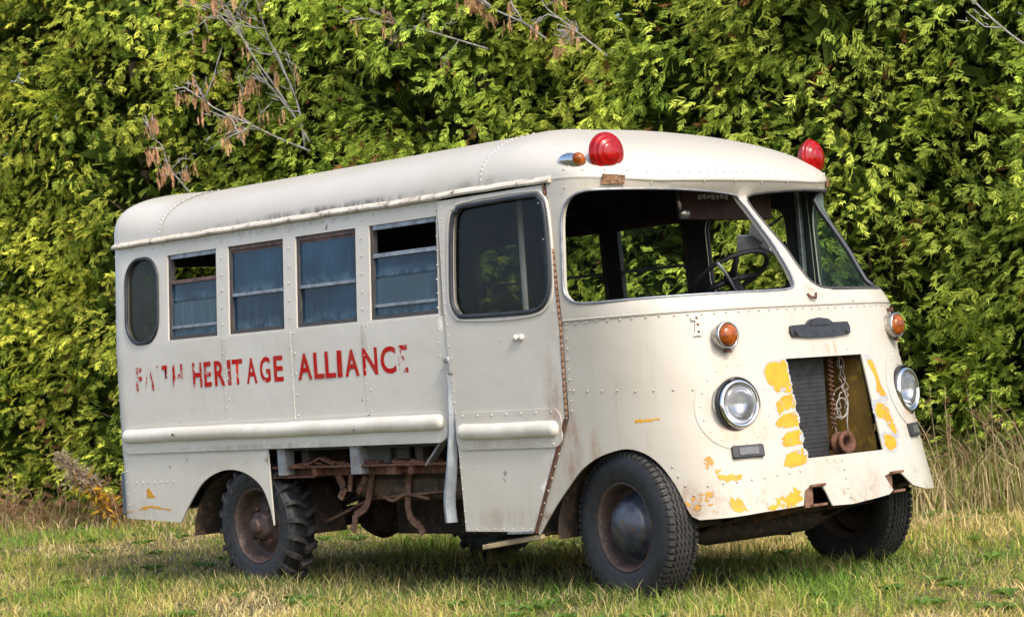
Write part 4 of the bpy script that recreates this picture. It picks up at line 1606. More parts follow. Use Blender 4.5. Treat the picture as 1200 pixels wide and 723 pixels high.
# ---- wheels
def wheel(x, y, steer, rear):
    side = -1 if y < 0 else 1
    w = bpy.data.objects.new("wheel", None)
    COL.objects.link(w)
    w.parent = bus
    w.location = (x, y, .37)
    w.rotation_euler = (0, 0, steer)
    ax = np.array((0, side, 0.))          # outward
    Rt, hw = .374, .095
    # profile (radius, along axis) of tyre from inner bead over the tread to the outer bead
    prof = [(.205, -.07), (.225, -.082), (.27, -.096), (.315, -.098), (.345, -.090), (.360, -.078), (.366, -.06), (.367, -.03), (.367, .03), (.366, .06), (.360, .078), (.345, .090), (.330, .094), (.315, .098), (.29, .0985), (.27, .096), (.245, .090), (.235, .0885), (.225, .082), (.205, .07)]
    if rear:
        prof = [(r_ - (.020 if r_ > .33 else 0), h) for r_, h in prof]
    mb = MB()
    mb.lathe(prof, (0, 0, 0), ax, 72)
    ty = mb.build("tyre", "rubber", w)
    tb = MB()
    if not rear:
        nl = 66
        for k in range(nl):
            a0 = 2 * math.pi * k / nl
            for s_ in (-1, 1):
                for (r0, r1, h0, h1) in ((.346, .376, .066, .091),):
                    vs_ = []
                    for da in (-.028, .028):
                        for (r_, h) in ((r0, h1 * 1.0), (r1 - .006, h1 - .006), (r1, h0 + .002), (r1, h0 - .008), (r0, h0 - .008)):
                            a = a0 + da
                            vs_.append((r_ * math.cos(a), s_ * h, r_ * math.sin(a)))
                    fs = [(0, 1, 6, 5), (1, 2, 7, 6), (2, 3, 8, 7), (3, 4, 9, 8), (0, 4, 3, 2, 1), (5, 6, 7, 8, 9)]
                    tb.add(vs_, fs)
        # zigzag ribs
        for hy in (-.036, -.012, .012, .036):
            n_ = 132
            vs_, fs = [], []
            for k in range(n_):
                a = 2 * math.pi * k / n_
                off = hy + .005 * (1 if k % 2 else -1)
                for (r_, dh) in ((.362, -.0095), (.375, -.0085), (.375, .0085), (.362, .0095)):
                    vs_.append((r_ * math.cos(a), off + dh, r_ * math.sin(a)))
            for k in range(n_):
                k2 = (k + 1) % n_
                for j in range(3):
                    fs.append((k * 4 + j, k * 4 + j + 1, k2 * 4 + j + 1, k2 * 4 + j))
            tb.add(vs_, fs)
    else:
        nl = 22
        for k in range(nl):
            for s_ in (-1, 1):
                a0 = 2 * math.pi * (k + (.5 if s_ > 0 else 0)) / nl
                # slanted lug from the centre to the shoulder, stepped once
                pts = [(.004, 0., .384), (.035, .055, .386), (.070, .085, .384), (.092, .095, .360), (.101, .10, .318)]
                vs_, fs = [], []
                for (h, da, r1) in pts:
                    for q in (-1, 1):
                        wa = .040 if h < .08 else .046
                        for r_, kk in ((r1, .8), (r1 - .045, 1.0)):
                            a = a0 + da + q * wa * kk
                            vs_.append((r_ * math.cos(a), s_ * h, r_ * math.sin(a)))
                for i in range(len(pts) - 1):
                    b = i * 4
                    fs += [(b, b + 2, b + 6, b + 4), (b, b + 1, b + 5, b + 4), (b + 2, b + 3, b + 7, b + 6)]
                fs += [(0, 1, 3, 2), (16, 17, 19, 18)]
                tb.add(vs_, fs)
    tb.build("tread", "tread_rubber", w)
    rm = MB()
    rm.lathe([(.215, .060), (.224, .072), (.222, .082), (.214, .084), (.207, .076), (.200, .055), (.192, .030), (.188, .004), (.176, -.012), (.158, -.014), (.150, -.006), (.12, .002), (.10, .008)], (0, 0, 0), ax, 56)
    rm.lathe([(.215, .060), (.20, .04), (.19, -.05), (.205, -.075), (.22, -.08)], (0, 0, 0), ax, 40)
    rmo = rm.build("rim", "rim_rust", w)
    if not rear:
        hb_ = MB()
        hb_.lathe([(.166, -.008), (.162, .010), (.152, .024), (.142, .030), (.136, .052), (.120, .074), (.088, .092), (.05, .102), (.02, .106), (.001, .107)], (0, 0, 0), ax, 48)
        hb_.build("hub_cap", "hub_paint", w)
    else:
        hb_ = MB()
        hb_.lathe([(.135, .002), (.125, .012), (.10, .020), (.085, .022), (.080, .060), (.07, .074), (.045, .076), (.042, .10), (.03, .108), (.001, .108)], (0, 0, 0), ax, 36)
        hb_.build("hub", "rim_rust", w)
        for k in range(6):
            a = k * math.pi / 3
            nb = MB()
            nb.lathe([(.014, 0), (.014, .022), (.009, .028), (.001, .03)], (.108 * math.cos(a), side * .014, .108 * math.sin(a)), ax, 6, smooth=False)
            nb.build("wheel_nut", "rust", w)
        for k in range(4):
            a = k * math.pi / 2 + .4
            nb = MB()
            nb.lathe([(.022, -.008), (.022, -.004), (.001, -.004)], (.165 * math.cos(a), side * .0, .165 * math.sin(a)), ax, 10)
            nb.build("rim_hole", "black_paint", w)


wheel(0, -.885, -rad_(8.7), False)
wheel(0, .80, -rad_(8.7), False)
wheel(-3.0, -.885, 0, True)
wheel(-3.0, .885, 0, True)

# ================================================================== GROUND
mb = MB()
mb.add([(-150, -150, 0), (150, -150, 0), (150, 150, 0), (-150, 150, 0)], [(0, 1, 2, 3)])
tag(mb.build("ground", "soil_thatch"), kind="structure")


def mesh_np(name, V, quads, tris, col, mat, parent=None):
    me = bpy.data.meshes.new(name)
    nq, nt = len(quads), len(tris)
    me.vertices.add(len(V))
    me.vertices.foreach_set("co", np.asarray(V, np.float32).ravel())
    me.loops.add(nq * 4 + nt * 3)
    me.loops.foreach_set("vertex_index", np.concatenate([np.asarray(quads, np.int32).ravel(), np.asarray(tris, np.int32).ravel()]))
    me.polygons.add(nq + nt)
    me.polygons.foreach_set("loop_start", np.concatenate([np.arange(nq) * 4, nq * 4 + np.arange(nt) * 3]).astype(np.int32))
    me.update(calc_edges=True)
    a = me.color_attributes.new("tone", 'FLOAT_COLOR', 'POINT')
    a.data.foreach_set("color", np.asarray(col, np.float32).ravel())
    me.materials.append(MAT[mat])
    me.validate()
    return link_obj(name, me, parent)


# smooth value noise for patchiness
_G = RNG.random((64, 64))


def vnoise(x, y, s):
    x, y = np.asarray(x) * s, np.asarray(y) * s
    xi, yi = np.floor(x).astype(int), np.floor(y).astype(int)
    fx_, fy_ = x - xi, y - yi
    fx_, fy_ = fx_ * fx_ * (3 - 2 * fx_), fy_ * fy_ * (3 - 2 * fy_)
    g = lambda a, b: _G[a % 64, b % 64]
    return (g(xi, yi) * (1 - fx_) + g(xi + 1, yi) * fx_) * (1 - fy_) + (g(xi, yi + 1) * (1 - fx_) + g(xi + 1, yi + 1) * fx_) * fy_


def blades(name, X, Y, L, W, lean, col, mat="grass_blades", droop=.35, z0=-.01):
    n = len(X)
    a = RNG.random(n) * 2 * np.pi
    f = RNG.random(n) * 2 * np.pi
    dx, dy = np.cos(a), np.sin(a)
    sx, sy = np.cos(f), np.sin(f)
    b = np.stack([X, Y, np.full(n, z0)], -1)
    up = np.stack([dx * np.sin(lean), dy * np.sin(lean), np.cos(lean)], -1)
    l2 = np.minimum(lean + droop + RNG.random(n) * droop, 1.75)
    up2 = np.stack([dx * np.sin(l2), dy * np.sin(l2), np.cos(l2)], -1)
    s = np.stack([sx, sy, 0 * sx], -1) * (W / 2)[:, None]
    mid = b + up * (L * .55)[:, None]
    tip = mid + up2 * (L * .45)[:, None]
    tip[:, 2] = np.maximum(tip[:, 2], .004)
    V = np.stack([b - s, b + s, mid + s * .75, mid - s * .75, tip], 1).reshape(-1, 3)
    i = np.arange(n)[:, None] * 5
    C_ = np.repeat(np.concatenate([col, np.ones((n, 1))], 1), 5, 0)
    return mesh_np(name, V, i + np.array([[0, 1, 2, 3]]), i + np.array([[3, 2, 4]]), C_, mat)


FW = np.array((math.cos(YAW), math.sin(YAW)))
RT = np.array((math.sin(YAW), -math.cos(YAW)))


def scatter(n, d0, d1, spread=.30, pw=1.0, t0=-1., t1=1.):
    """points in the wedge of ground in front of where the photographer stood"""
    d = d0 + (d1 - d0) * RNG.random(n) ** pw
    t_ = (t0 + (t1 - t0) * RNG.random(n)) * spread * d
    P = np.array((CAM.x, CAM.y)) + d[:, None] * FW + t_[:, None] * RT
    return P[:, 0], P[:, 1]


def grass_cols(x, y, strawness=0.):
    n1 = vnoise(x + 40, y + 40, .55)
    n2 = vnoise(x + 90, y + 17, 1.9)
    n3 = vnoise(x + 3, y + 77, 6)
    v = .455 + .50 * (n1 - .5) + .55 * (n2 - .5) + .55 * (n3 - .5) + RNG.normal(0, .11, len(x)) + strawness
    green = np.array((.27, .35, .058)); lush = np.array((.16, .30, .05)); straw = np.array((.62, .48, .20)); pale = np.array((.76, .64, .36)); ol = np.array((.46, .42, .11))
    v = np.clip(v, 0, 1)[:, None]
    c = np.where(v < .40, lush + (green - lush) * (v / .40), np.where(v < .52, green + (ol - green) * ((v - .40) / .12), np.where(v < .66, ol + (straw - ol) * ((v - .52) / .14), straw + (pale - straw) * ((v - .66) / .34))))
    return c * (0.55 + .7 * RNG.random((len(x), 1)))


def make_grass():
    X, Y = scatter(205000, 9.2, 22.5, .33, 1.3)
    inside_core = (abs(X + 1.9) < 2.1) & (abs(Y) < .45)
    k = ~inside_core | (RNG.random(len(X)) < .3)
    X, Y = X[k], Y[k]
    n = len(X)
    nh = vnoise(X + 11, Y + 5, 1.1)
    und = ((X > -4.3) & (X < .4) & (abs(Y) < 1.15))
    L = (.028 + .070 * RNG.random(n) ** 1.4 + .17 * np.clip(nh - .42, 0, 1) + .06 * np.clip(vnoise(X + 31, Y + 7, 4.5) - .5, 0, 1)) * np.where(und, 1.35, 1.)
    lean = np.abs(RNG.normal(.7, .45, n))
    flat = RNG.random(n) < .42
    lean = np.where(flat, 1.15 + .35 * RNG.random(n), lean)
    W = .0034 + .0038 * RNG.random(n)
    d = (np.stack([X, Y], -1) - np.array((CAM.x, CAM.y))) @ FW
    W *= np.interp(d, [10, 24], [1., 1.9])
    c = grass_cols(X, Y, 0)
    c = np.where(flat[:, None], c * .4 + np.array((.62, .51, .28)) * .6, c)
    c = np.where(und[:, None] & ~flat[:, None], c * .5 + np.array((.085, .14, .03)) * .5, c)  # upright blades beneath the bus mixed darker, its shade painted into their colour
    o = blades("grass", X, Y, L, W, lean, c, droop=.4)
    tag(o, "short patchy green and straw coloured grass around the bus", "grass", kind="stuff")


make_grass()



def bus_tufts():
    n = 9500
    side_ = RNG.random(n)
    X = -4.6 + 5.3 * RNG.random(n)
    Y = -1.05 + RNG.normal(0, .16, n) - .1
    w = RNG.random(n) < .45
    wx = np.where(RNG.random(n) < .5, 0., -3.)
    X = np.where(w, wx + RNG.normal(0, .22, n), X)
    Y = np.where(w, -1.0 + RNG.normal(0, .08, n), Y)
    k = RNG.random(n) < .22
    X = np.where(k, RNG.normal(.15, .3, n), X); Y = np.where(k, RNG.normal(.55, .35, n), Y)
    k = vnoise(X + 8, Y + 2, 4.) > .40
    X, Y = X[k], Y[k]
    n = len(X)
    c = np.where(RNG.random((n, 1)) < .6, np.array((.12, .22, .045)), np.array((.50, .42, .21))) * (.6 + .7 * RNG.random((n, 1)))
    o = blades("long_grass", X, Y, .06 + .11 * RNG.random(n) ** 1.5, .0035 + .003 * RNG.random(n), np.abs(RNG.normal(.5, .35, n)), c, droop=.5)
    tag(o, "longer unmown grass growing against the wheels and side of the bus", "grass", kind="stuff")


bus_tufts()

# hedge line
HA, HB = np.array((-11.144, 3.076)), np.array((-1.676, 4.809))
HD = (HB - HA) / np.linalg.norm(HB - HA)
HN = np.array((HD[1], -HD[0]))        # towards the camera


def rough_grass():
    # taller, drier growth along the foot of the trees and tufts on the lawn
    n = 26000
    t_ = -2.5 + 14.5 * RNG.random(n)
    w = np.abs(RNG.normal(0, .65, n)) - .35
    P = HA + HD * t_[:, None] + HN * w[:, None]
    X, Y = P[:, 0], P[:, 1]
    right = np.clip((t_ - 7.2) / 1.6, 0, 1)
    L = (.16 + .36 * RNG.random(n) ** 1.6) * (.7 + .85 * right) * np.clip(1.25 - np.abs(w) * .55, .35, 1)
    c = np.where(RNG.random((n, 1)) < .62, np.array((.56, .46, .25)), np.array((.20, .26, .06))) * (.55 + .75 * RNG.random((n, 1)))
    lb = np.clip((2.6 - t_) / 2, 0, 1)[:, None] * (RNG.random((n, 1)) < .55)
    c = c * (1 - lb) + lb * np.array((.24, .15, .085)) * (.6 + .8 * RNG.random((n, 1)))
    o = blades("rough_grass", X, Y, L, .006 + .006 * RNG.random(n), np.abs(RNG.normal(.22, .2, n)), c, droop=.45)
    tag(o, "tall dry straw coloured grass along the foot of the cedar trees", "tall grass", kind="stuff")
    n = 7000
    cx_, cy_ = scatter(420, 9.6, 22, .31, 1.2)
    k = RNG.integers(0, len(cx_), n)
    X = cx_[k] + RNG.normal(0, .05, n); Y = cy_[k] + RNG.normal(0, .05, n)
    tone = RNG.random(len(cx_))[k][:, None]
    c = np.where(tone < .5, np.array((.09, .17, .03)), np.array((.42, .35, .17))) * (.7 + .6 * RNG.random((n, 1)))
    o = blades("grass_tufts", X, Y, .05 + .09 * RNG.random(n), .003 + .003 * RNG.random(n), np.abs(RNG.normal(.45, .35, n)), c, droop=.5)
    tag(o, "longer loose grass tufts scattered over the short lawn", "grass", kind="stuff")


rough_grass()


def broadleaf():
    # low flat rosettes of plantain-like weeds in the turf
    cx_, cy_ = scatter(230, 9.6, 19, .31, 1.1)
    V, C_ = [], []
    for x, y in zip(cx_, cy_):
        if abs(y) < 1.1 and -4.4 < x < .7:
            continue
        nl = int(RNG.integers(5, 10))
        for q in range(nl):
            a = 2 * math.pi * q / nl + RNG.random()
            L = .05 + .06 * RNG.random()
            w = L * .26
            d = np.array((math.cos(a), math.sin(a), 0)); s_ = np.array((-d[1], d[0], 0)); up = np.array((0, 0, 1.))
            b = np.array((x, y, .012))
            V += [b, b + d * L * .5 + s_ * w + up * .035, b + d * L + up * .02, b + d * L * .5 - s_ * w + up * .035]
            c = np.array((.13, .23, .05)) * (.6 + .8 * RNG.random())
            C_ += [(*c, 1)] * 4
    V = np.array(V)
    o = mesh_np("broadleaf_weeds", V, np.arange(len(V)).reshape(-1, 4), np.zeros((0, 3), int), np.array(C_), "grass_blades")
    tag(o, "low broad leaved weeds scattered in the short grass", "weeds", kind="stuff")


broadleaf()

# ================================================================== CEDAR TREES
def spray_template(seed):
    r = random.Random(seed)
    kites = []

    def kite(x, y, ang, L, w):
        ca, sa = math.cos(ang), math.sin(ang)
        pts = []
        for (a, b) in ((0, 0), (.45 * L, w), (L, 0), (.45 * L, -w)):
            pts.append((x + a * ca - b * sa, y + a * sa + b * ca))
        kites.append(pts)
    kite(0, 0, 0, .60, .016)
    kite(.55, 0, r.uniform(-.15, .15), .40, .034)
    for s_ in (.10, .24, .38, .52, .68):
        for sg in (-1, 1):
            if r.random() < .06:
                continue
            ang = sg * r.uniform(.48, .80)
            L = (.52 - .37 * s_) * r.uniform(.75, 1.2)
            x0_ = s_ + r.uniform(-.03, .03)
            kite(x0_, 0, ang, L, .034 + .010 * r.random())
            if s_ < 0:                      # forked tips
                kite(x0_ + .45 * L * math.cos(ang), .45 * L * math.sin(ang), ang - sg * r.uniform(.45, .7), L * .6, .026)
    P = np.array(kites) * np.array((1, .9))   # k,4,2
    z = -.22 * P[..., 0] ** 2 + .10 * np.abs(P[..., 1]) * r.uniform(-1, 1) + np.array([r.uniform(-.05, .05) for _ in range(len(P))])[:, None] * P[..., 0]
    z = z + np.array([[0, r.uniform(-.05, .05), r.uniform(-.09, .09), r.uniform(-.05, .05)] for _ in range(len(P))])
    return np.concatenate([P, z[..., None]], -1)


TPL = [spray_template(100 + i) for i in range(7)]


def leaf_mass(seed):
    r = random.Random(seed)
    k = []
    for i in range(6):
        a, L = r.uniform(-1.3, 1.3), r.uniform(.5, 1.)
        ca, sa = math.cos(a), math.sin(a)
        k.append([(p * L * ca - q * sa, p * L * sa + q * ca, r.uniform(-.1, .1)) for p, q in ((0, 0), (.4, .2), (1, 0), (.45, -.2))])
    return np.array(k)


TPL_FINE = TPL
TPL_MASS = [leaf_mass(i) for i in range(7)]


def unit(v):
    return v / (np.linalg.norm(v, axis=-1, keepdims=True) + 1e-9)


def sprays(P, D, Nn, L, col, which, TPL=TPL_FINE):
    """place spray templates; returns verts, colours"""
    Vs, Cs = [], []
    X = unit(D)
    Y = unit(np.cross(Nn, X))
    Z = np.cross(X, Y)
    for q, tp in enumerate(TPL):
        k = which == q
        if not k.any():
            continue
        t_ = tp.reshape(-1, 3)
        v = P[k][:, None, :] + L[k][:, None, None] * (t_[None, :, 0:1] * X[k][:, None, :] + t_[None, :, 1:2] * Y[k][:, None, :] + t_[None, :, 2:3] * Z[k][:, None, :])
        Vs.append(v.reshape(-1, 3))
        tipf = np.clip(t_[:, 0], 0, 1)[None, :, None]
        kt = np.repeat(.72 + .52 * RNG.random((k.sum(), len(t_) // 4)), 4, axis=1)[:, :, None]
        c = col[k][:, None, :] * (.80 + .32 * tipf) * kt
        Cs.append(c.reshape(-1, 3))
    V, C_ = np.concatenate(Vs), np.concatenate(Cs)
    return V, np.concatenate([C_, np.ones((len(C_), 1))], 1)


def cedar(pos, H, Rm, tint, label, nclump=300, seed=0, brown=.02, zvis=5.4):
    global RNG
    keep = RNG
    RNG = np.random.default_rng(500 + seed)
    root = bpy.data.objects.new("cedar_tree", None)
    COL.objects.link(root)
    root.location = (pos[0], pos[1], 0)
    tag(root, label, "tree", "cedar trees in the hedge row")
    mb = MB()
    for q in range(2):
        ang = q * 2.5 + seed
        ox, oy = .10 * math.cos(ang) * q, .10 * math.sin(ang) * q
        mb.tube([(ox, oy, -.05), (ox * 1.5 + .03, oy * 1.5, .5), (ox * 3, oy * 3 + .04, 2.0), (ox * 3.5, oy * 4, H * .55), (ox * 3, oy * 3, H * .92)], [.15 - .05 * q, .12 - .04 * q, .09 - .03 * q, .055 - .015 * q, .012], 9)
    for q in range(26):
        z_ = .5 + (H - 1.4) * q / 26
        a = q * 2.4 + seed
        rr_ = Rm * .75 * (1 - .75 * max(0, (z_ - .3 * H) / (.7 * H)) ** 1.4)
        mb.tube([(0, 0, z_), (rr_ * .5 * math.cos(a), rr_ * .5 * math.sin(a), z_ + .08), (rr_ * math.cos(a + .15), rr_ * math.sin(a + .15), z_ + .30)], [.028, .018, .006], 5)
    mb.build("trunk", "bark", root)
    # clumps
    n = nclump
    face = math.atan2(HN[1], HN[0])
    nf = int(n * .84)
    ph = np.concatenate([face + (RNG.random(nf) * 2 - 1) * 1.75, face + np.pi + (RNG.random(n - nf) * 2 - 1) * 1.4])
    hz = np.where(RNG.random(n) < .84, .12 + (zvis - .12) * RNG.random(n), zvis + (H - .3 - zvis) * RNG.random(n))
    prof = np.where(hz < .9, .80 + .2 * hz / .9, 1 - .80 * np.clip((hz - .6 * H) / (.4 * H), 0, 1) ** 1.3)
    lump = .75 + .37 * vnoise(ph * 2.2 + seed * 7, hz + seed * 3, 1.5)
    rr_ = Rm * prof * lump * (.82 + .20 * RNG.random(n) ** .7)
    C_ = np.stack([rr_ * np.cos(ph), rr_ * np.sin(ph), hz], -1)
    o_ = np.stack([np.cos(ph), np.sin(ph), 0 * ph], -1)
    ns = RNG.integers(20, 34, n)
    k = np.repeat(np.arange(n), ns)
    m_ = len(k)
    cr = (.15 + .16 * RNG.random(n))[k]
    J = RNG.normal(0, 1, (m_, 3)) * np.array((.62, .62, .50))
    P = C_[k] + J * cr[:, None]
    cd = RNG.normal(0, .34, (n, 3))[k]
    D = o_[k] * .62 + cd + RNG.normal(0, .27, (m_, 3)) + J * .50 + np.array((0, 0, -.42))
    Nn = np.array((0, 0, .85)) + o_[k] * .50 + RNG.normal(0, .40, (m_, 3))
    L = .075 + .12 * RNG.random(m_) ** 1.3
    base = np.array(tint)
    tone = (.55 + .45 * RNG.random(n))[k][:, None] * (.75 + .5 * RNG.random((m_, 1)))
    # young outer growth yellower, inner growth deep green
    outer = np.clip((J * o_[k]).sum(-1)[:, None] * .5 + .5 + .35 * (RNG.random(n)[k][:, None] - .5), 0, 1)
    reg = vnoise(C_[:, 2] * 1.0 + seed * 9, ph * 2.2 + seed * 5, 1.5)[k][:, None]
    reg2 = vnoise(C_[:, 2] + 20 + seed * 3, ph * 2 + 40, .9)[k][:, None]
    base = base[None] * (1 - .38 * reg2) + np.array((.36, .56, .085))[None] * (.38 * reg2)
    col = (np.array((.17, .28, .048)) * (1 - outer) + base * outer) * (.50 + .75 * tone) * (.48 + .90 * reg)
    br = RNG.random(m_) < brown
    col[br] = np.array((.26, .13, .055)) * (.6 + .7 * RNG.random((br.sum(), 1)))
    which = RNG.integers(0, len(TPL), m_)
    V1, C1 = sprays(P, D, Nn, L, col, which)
    # coarse inner growth
    mi = 2700
    ph = np.where(RNG.random(mi) < .6, face + np.pi + (RNG.random(mi) * 2 - 1) * 1.7, RNG.random(mi) * 2 * np.pi)
    hz = .25 + (H - .6) * RNG.random(mi) ** 1.5
    prof = 1 - .80 * np.clip((hz - .6 * H) / (.4 * H), 0, 1) ** 1.3
    rr_ = Rm * prof * np.where(np.arange(mi) < 2100, .70 * RNG.random(mi) ** .5, .60 + .22 * RNG.random(mi))
    P = np.stack([rr_ * np.cos(ph), rr_ * np.sin(ph), hz], -1)
    D = np.stack([np.cos(ph), np.sin(ph), -.2 + 0 * ph], -1) + RNG.normal(0, .5, (mi, 3))
    Nn = RNG.normal(0, .7, (mi, 3)) + np.stack([np.cos(ph), np.sin(ph), 0 * ph], -1)
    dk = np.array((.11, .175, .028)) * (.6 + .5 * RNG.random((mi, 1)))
    Lm = .26 + .16 * RNG.random(mi)
    wm = RNG.integers(0, len(TPL), mi)
    q_ = np.arange(mi) < 2100
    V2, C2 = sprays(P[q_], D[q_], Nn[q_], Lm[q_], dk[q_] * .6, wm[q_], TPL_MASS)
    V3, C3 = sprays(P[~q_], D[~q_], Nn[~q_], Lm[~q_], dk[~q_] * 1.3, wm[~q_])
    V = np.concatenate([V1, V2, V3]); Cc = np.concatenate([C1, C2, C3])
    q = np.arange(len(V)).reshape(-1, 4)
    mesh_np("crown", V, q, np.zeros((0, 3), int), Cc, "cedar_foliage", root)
    RNG = keep
    return root


def dead_branch(root, base, tip, seed, hang=26, size=1., ntw=16):
    """bare grey limb with hanging tufts of dried brown foliage, in world coordinates"""
    r = random.Random(seed)
    rg = np.random.default_rng(seed)
    o0 = np.array(root.location)
    base, tip = np.array(base, float), np.array(tip, float)
    mb = MB()
    mids = [base + (tip - base) * f + np.array((r.uniform(-.08, .08), r.uniform(-.06, .06), r.uniform(-.05, .05))) * size for f in (.3, .6, .85)]
    main = catmull([base] + mids + [tip], 4)
    rs = list(np.linspace(.010, .0035, len(main)))
    mb.tube(np.array(main) - o0, rs, 6)
    ends = []
    side_ = np.array((RT[0], RT[1], 0))
    for k in range(ntw):
        i = r.randint(3, len(main) - 1)
        p = np.array(main[i])
        d = (tip - base) / np.linalg.norm(tip - base) * r.uniform(.2, 1.) + side_ * r.uniform(-1, 1) + np.array((HN[0], HN[1], 0)) * r.uniform(-.3, .6) + np.array((0, 0, r.uniform(-.5, .5)))
        d /= np.linalg.norm(d)
        L = r.uniform(.18, .62) * size
        q1 = p + d * L * .5 + np.array((0, 0, r.uniform(-.05, .05)))
        q2 = p + d * L + np.array((0, 0, r.uniform(-.14, .08)))
        mb.tube(np.array([p, q1, q2]) - o0, [.007, .005, .0025], 5)
        ends += [q1, q2]
        for _ in range(3):
            s0 = p + d * L * r.uniform(.4, 1)
            dd = d + np.array((r.uniform(-.9, .9), r.uniform(-.9, .9), r.uniform(-.7, .5)))
            dd /= np.linalg.norm(dd)
            s1 = s0 + dd * r.uniform(.07, .25) * size
            mb.tube(np.array([s0, s1]) - o0, [.0045, .0022], 4)
            ends.append(s1)
    br = mb.build("dead_branch", "grey_twig", root)
    if hang:
        E_ = np.array(ends)
        pick = rg.choice(len(E_), hang)
        P, D, L = [], [], []
        for i in pick:
            for _ in range(rg.integers(3, 8)):
                P.append(E_[i] + rg.normal(0, .022, 3) + np.array((0, 0, -.01)))
                D.append(np.array((0, 0, -1.)) + rg.normal(0, .10, 3))
                L.append(rg.uniform(.07, .17))
        P, D, L = np.array(P) - o0, np.array(D), np.array(L)
        Nn = rg.normal(0, 1, P.shape)
        c = np.array((.58, .35, .20)) * (.6 + .8 * rg.random((len(P), 1)))
        V, Cc = sprays(P, D, Nn, L, c, rg.integers(0, len(TPL), len(P)), [q_ * np.array((1, .45, .6)) for q_ in TPL_FINE])
        mesh_np("dried_foliage", V, np.arange(len(V)).reshape(-1, 4), np.zeros((0, 3), int), Cc, "dry_foliage", br)


TINTS_ = [(.225, .222, .034), (.225, .222, .034), (.22, .222, .034), (.18, .208, .034), (.175, .205, .034), (.18, .208, .034), (.20, .214, .034), (.205, .216, .036), (.195, .212, .038), (.18, .206, .036), (.175, .202, .036)]
TINTS = [tuple(v * 2.95 for v in c_) for c_ in TINTS_]
LABELS = ["yellow green cedar cut off by the left edge of the picture",
          "yellow green cedar second from the left edge, left of the bus tail",
          "yellow green cedar directly behind the bus's rear end",
          "cedar above the rear roof, just left of the large bare grey limb",
          "cedar bearing the large bare grey limb with hanging brown tufts",
          "deep green cedar with a forked grey dead branch above the middle of the roof",
          "cedar with short dead twigs and brown tufts above the bus door",
          "bright yellow green cedar above the windshield, between the two red beacons",
          "cedar directly behind the right-hand red beacon",
          "darker green cedar just right of the bus's front end",
          "dark green cedar at the far right edge with a bare grey twig"]
trees = []
for i in range(11):
    t_ = -1.65 + 1.25 * i + (.25 if i == 0 else 0)
    P = HA + HD * t_ - HN * (.85 + .25 * math.sin(i * 2.3))
    trees.append(cedar(P, 8.0 + .6 * math.sin(i * 1.7), 1.25 + .12 * math.sin(i * 3.1), TINTS[i], LABELS[i], 275, i,
                       (.015, .015, .015, .035, .05, .03, .04, .02, .025, .015, .02)[i], 5.7 - .17 * i))


def on_face(t_, z_, w=.30):
    q = HA + HD * t_ + HN * w
    return (q[0], q[1], z_)

# dead limbs standing out of the hedge (tree 3 carries the large one)
dead_branch(trees[4], on_face(3.30, 3.30, .22), on_face(2.62, 4.75, .62), 1, 26, .85, 18)
dead_branch(trees[4], on_face(3.24, 3.26, .22), on_face(3.02, 4.80, .58), 2, 18, .8, 16)
dead_branch(trees[4], on_face(3.30, 3.22, .22), on_face(2.40, 3.78, .62), 3, 24, .7, 12)
dead_branch(trees[3], on_face(1.95, 2.90, .25), on_face(1.75, 3.50, .60), 4, 16, .4, 9)
dead_branch(trees[5], on_face(5.31, 3.84, .22), on_face(4.20, 4.24, .58), 5, 9, .5, 7)
dead_branch(trees[6], on_face(5.90, 3.84, .22), on_face(5.30, 4.32, .55), 6, 16, .5, 8)
dead_branch(trees[6], on_face(6.48, 3.62, .22), on_face(6.10, 4.12, .55), 7, 10, .45, 6)
dead_branch(trees[10], on_face(10.15, 3.10, .22), on_face(9.62, 3.66, .58), 8, 0, .5, 8)


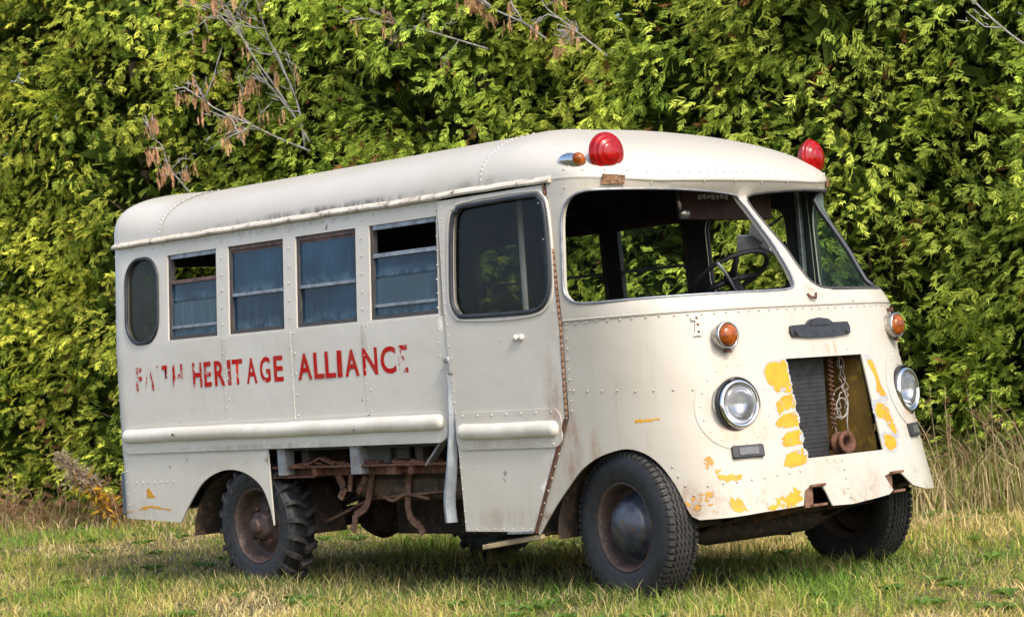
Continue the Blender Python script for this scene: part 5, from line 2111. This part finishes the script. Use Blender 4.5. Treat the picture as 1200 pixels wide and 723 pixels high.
# ================================================================== WEEDS
def goldenrod(loc, label, seed, hgt=.75):
    r = random.Random(seed)
    rg = np.random.default_rng(seed)
    root = bpy.data.objects.new("goldenrod", None)
    COL.objects.link(root)
    root.location = loc
    tag(root, label, "plant")
    leftw = -np.array((RT[0], RT[1], 0))
    stems, V, Cc = MB(), [], []
    Pf, Df, Lf = [], [], []
    Pl, Dl, Ll = [], [], []
    for k in range(6):
        b = np.array((r.uniform(-.08, .08), r.uniform(-.08, .08), 0))
        d = leftw * r.uniform(.35, .75) + np.array((0, 0, 1.))
        d /= np.linalg.norm(d)
        L = hgt * r.uniform(.75, 1.12)
        pts = [b, b + d * L * .5 + np.array((0, 0, .03)), b + d * L + leftw * .10 - np.array((0, 0, .02))]
        pts = catmull(pts, 5)
        stems.tube(pts, list(np.linspace(.006, .0025, len(pts))), 5)
        for i in range(46):
            f = r.uniform(.12, .82)
            p = np.array(pts[int(f * (len(pts) - 1))])
            Pl.append(p); Dl.append(rg.normal(0, .6, 3) + np.array((0, 0, -.45))); Ll.append(r.uniform(.07, .14))
        for i in range(110):
            f = r.uniform(.68, 1.)
            p = np.array(pts[int(f * (len(pts) - 1))]) + rg.normal(0, .035, 3)
            Pf.append(p); Df.append(rg.normal(0, 1, 3)); Lf.append(r.uniform(.03, .07))
    stems.build("stem", "pale_rust", root)
    P, D, L = map(np.array, (Pl, Dl, Ll))
    n = len(P)
    X = unit(D); Y = unit(np.cross(X, rg.normal(0, 1, (n, 3))))
    w = (L * .11)[:, None]
    V = np.stack([P, P + X * (L * .45)[:, None] + Y * w, P + X * L[:, None], P + X * (L * .45)[:, None] - Y * w], 1).reshape(-1, 3)
    col = np.where(rg.random((n, 1)) < .7, np.array((.46, .27, .03)), np.array((.24, .13, .05))) * (.7 + .6 * rg.random((n, 1)))
    col = np.repeat(np.concatenate([col, np.ones((n, 1))], 1), 4, 0)
    mesh_np("leaves", V, np.arange(4 * n).reshape(-1, 4), np.zeros((0, 3), int), col, "dry_foliage", root)
    P, D, L = map(np.array, (Pf, Df, Lf))
    c = np.array((.36, .29, .22)) * (.6 + .7 * rg.random((len(P), 1)))
    V, Cc = sprays(P, D, rg.normal(0, 1, P.shape), L, c, rg.integers(0, len(TPL), len(P)))
    mesh_np("flower_heads", V, np.arange(len(V)).reshape(-1, 4), np.zeros((0, 3), int), Cc, "dry_foliage", root)


goldenrod((-9.85, 2.55, 0), "faded goldenrod with yellow leaves leaning left behind the bus's rear bumper", 5, .82)
goldenrod((-2.6, 2.9, 0), "small yellowed weed seen under the bus behind the front wheel", 9, .34)


def dry_weeds():
    # brittle red-brown stalks at the left and thin seeding stems at the right
    mb = MB()
    r = random.Random(4)
    P, D, L = [], [], []
    for k in range(190):
        left = k < 110
        t_ = r.uniform(-1.8, 1.6) if left else r.uniform(7.8, 10.8)
        w = r.uniform(.25, .95) if left else r.uniform(.3, 1.0)
        b = np.array((*(HA + HD * t_ + HN * w), 0.))
        H_ = r.uniform(.25, .62) if left else r.uniform(.45, .95)
        ln = np.array((r.gauss(0, .28), r.gauss(0, .28), 1.)) if left else np.array((r.gauss(-.15, .22), r.gauss(-.05, .15), 1.))
        ln /= np.linalg.norm(ln)
        tip = b + ln * H_
        bend = np.array((r.gauss(0, .10), r.gauss(0, .10), -.04))
        pts = catmull([b, b + ln * H_ * .6, tip + bend], 3)
        mb.tube(pts, list(np.linspace(.0042, .0014, len(pts))), 4)
        for _ in range(7 if left else 4):
            f = r.uniform(.25, 1) if left else r.uniform(.75, 1)
            q = np.array(pts[int(f * (len(pts) - 1))])
            P.append(q); D.append(np.array((r.gauss(0, 1), r.gauss(0, 1), r.gauss(-.2, .7)))); L.append(r.uniform(.05, .12) if left else r.uniform(.03, .07))
    o = mb.build("dry_weeds", "step_wood")
    tag(o, "brittle brown weed stalks and seeding stems along the foot of the hedge", "weeds", kind="stuff")
    P, D, L = map(np.array, (P, D, L))
    rg = np.random.default_rng(3)
    c = np.array((.27, .155, .085)) * (.6 + .8 * rg.random((len(P), 1)))
    V, Cc = sprays(P, D, rg.normal(0, 1, P.shape), L, c, rg.integers(0, len(TPL), len(P)))
    lf = mesh_np("dry_leaves", V, np.arange(len(V)).reshape(-1, 4), np.zeros((0, 3), int), Cc, "dry_foliage", o)
    lf["kind"] = "stuff"


dry_weeds()
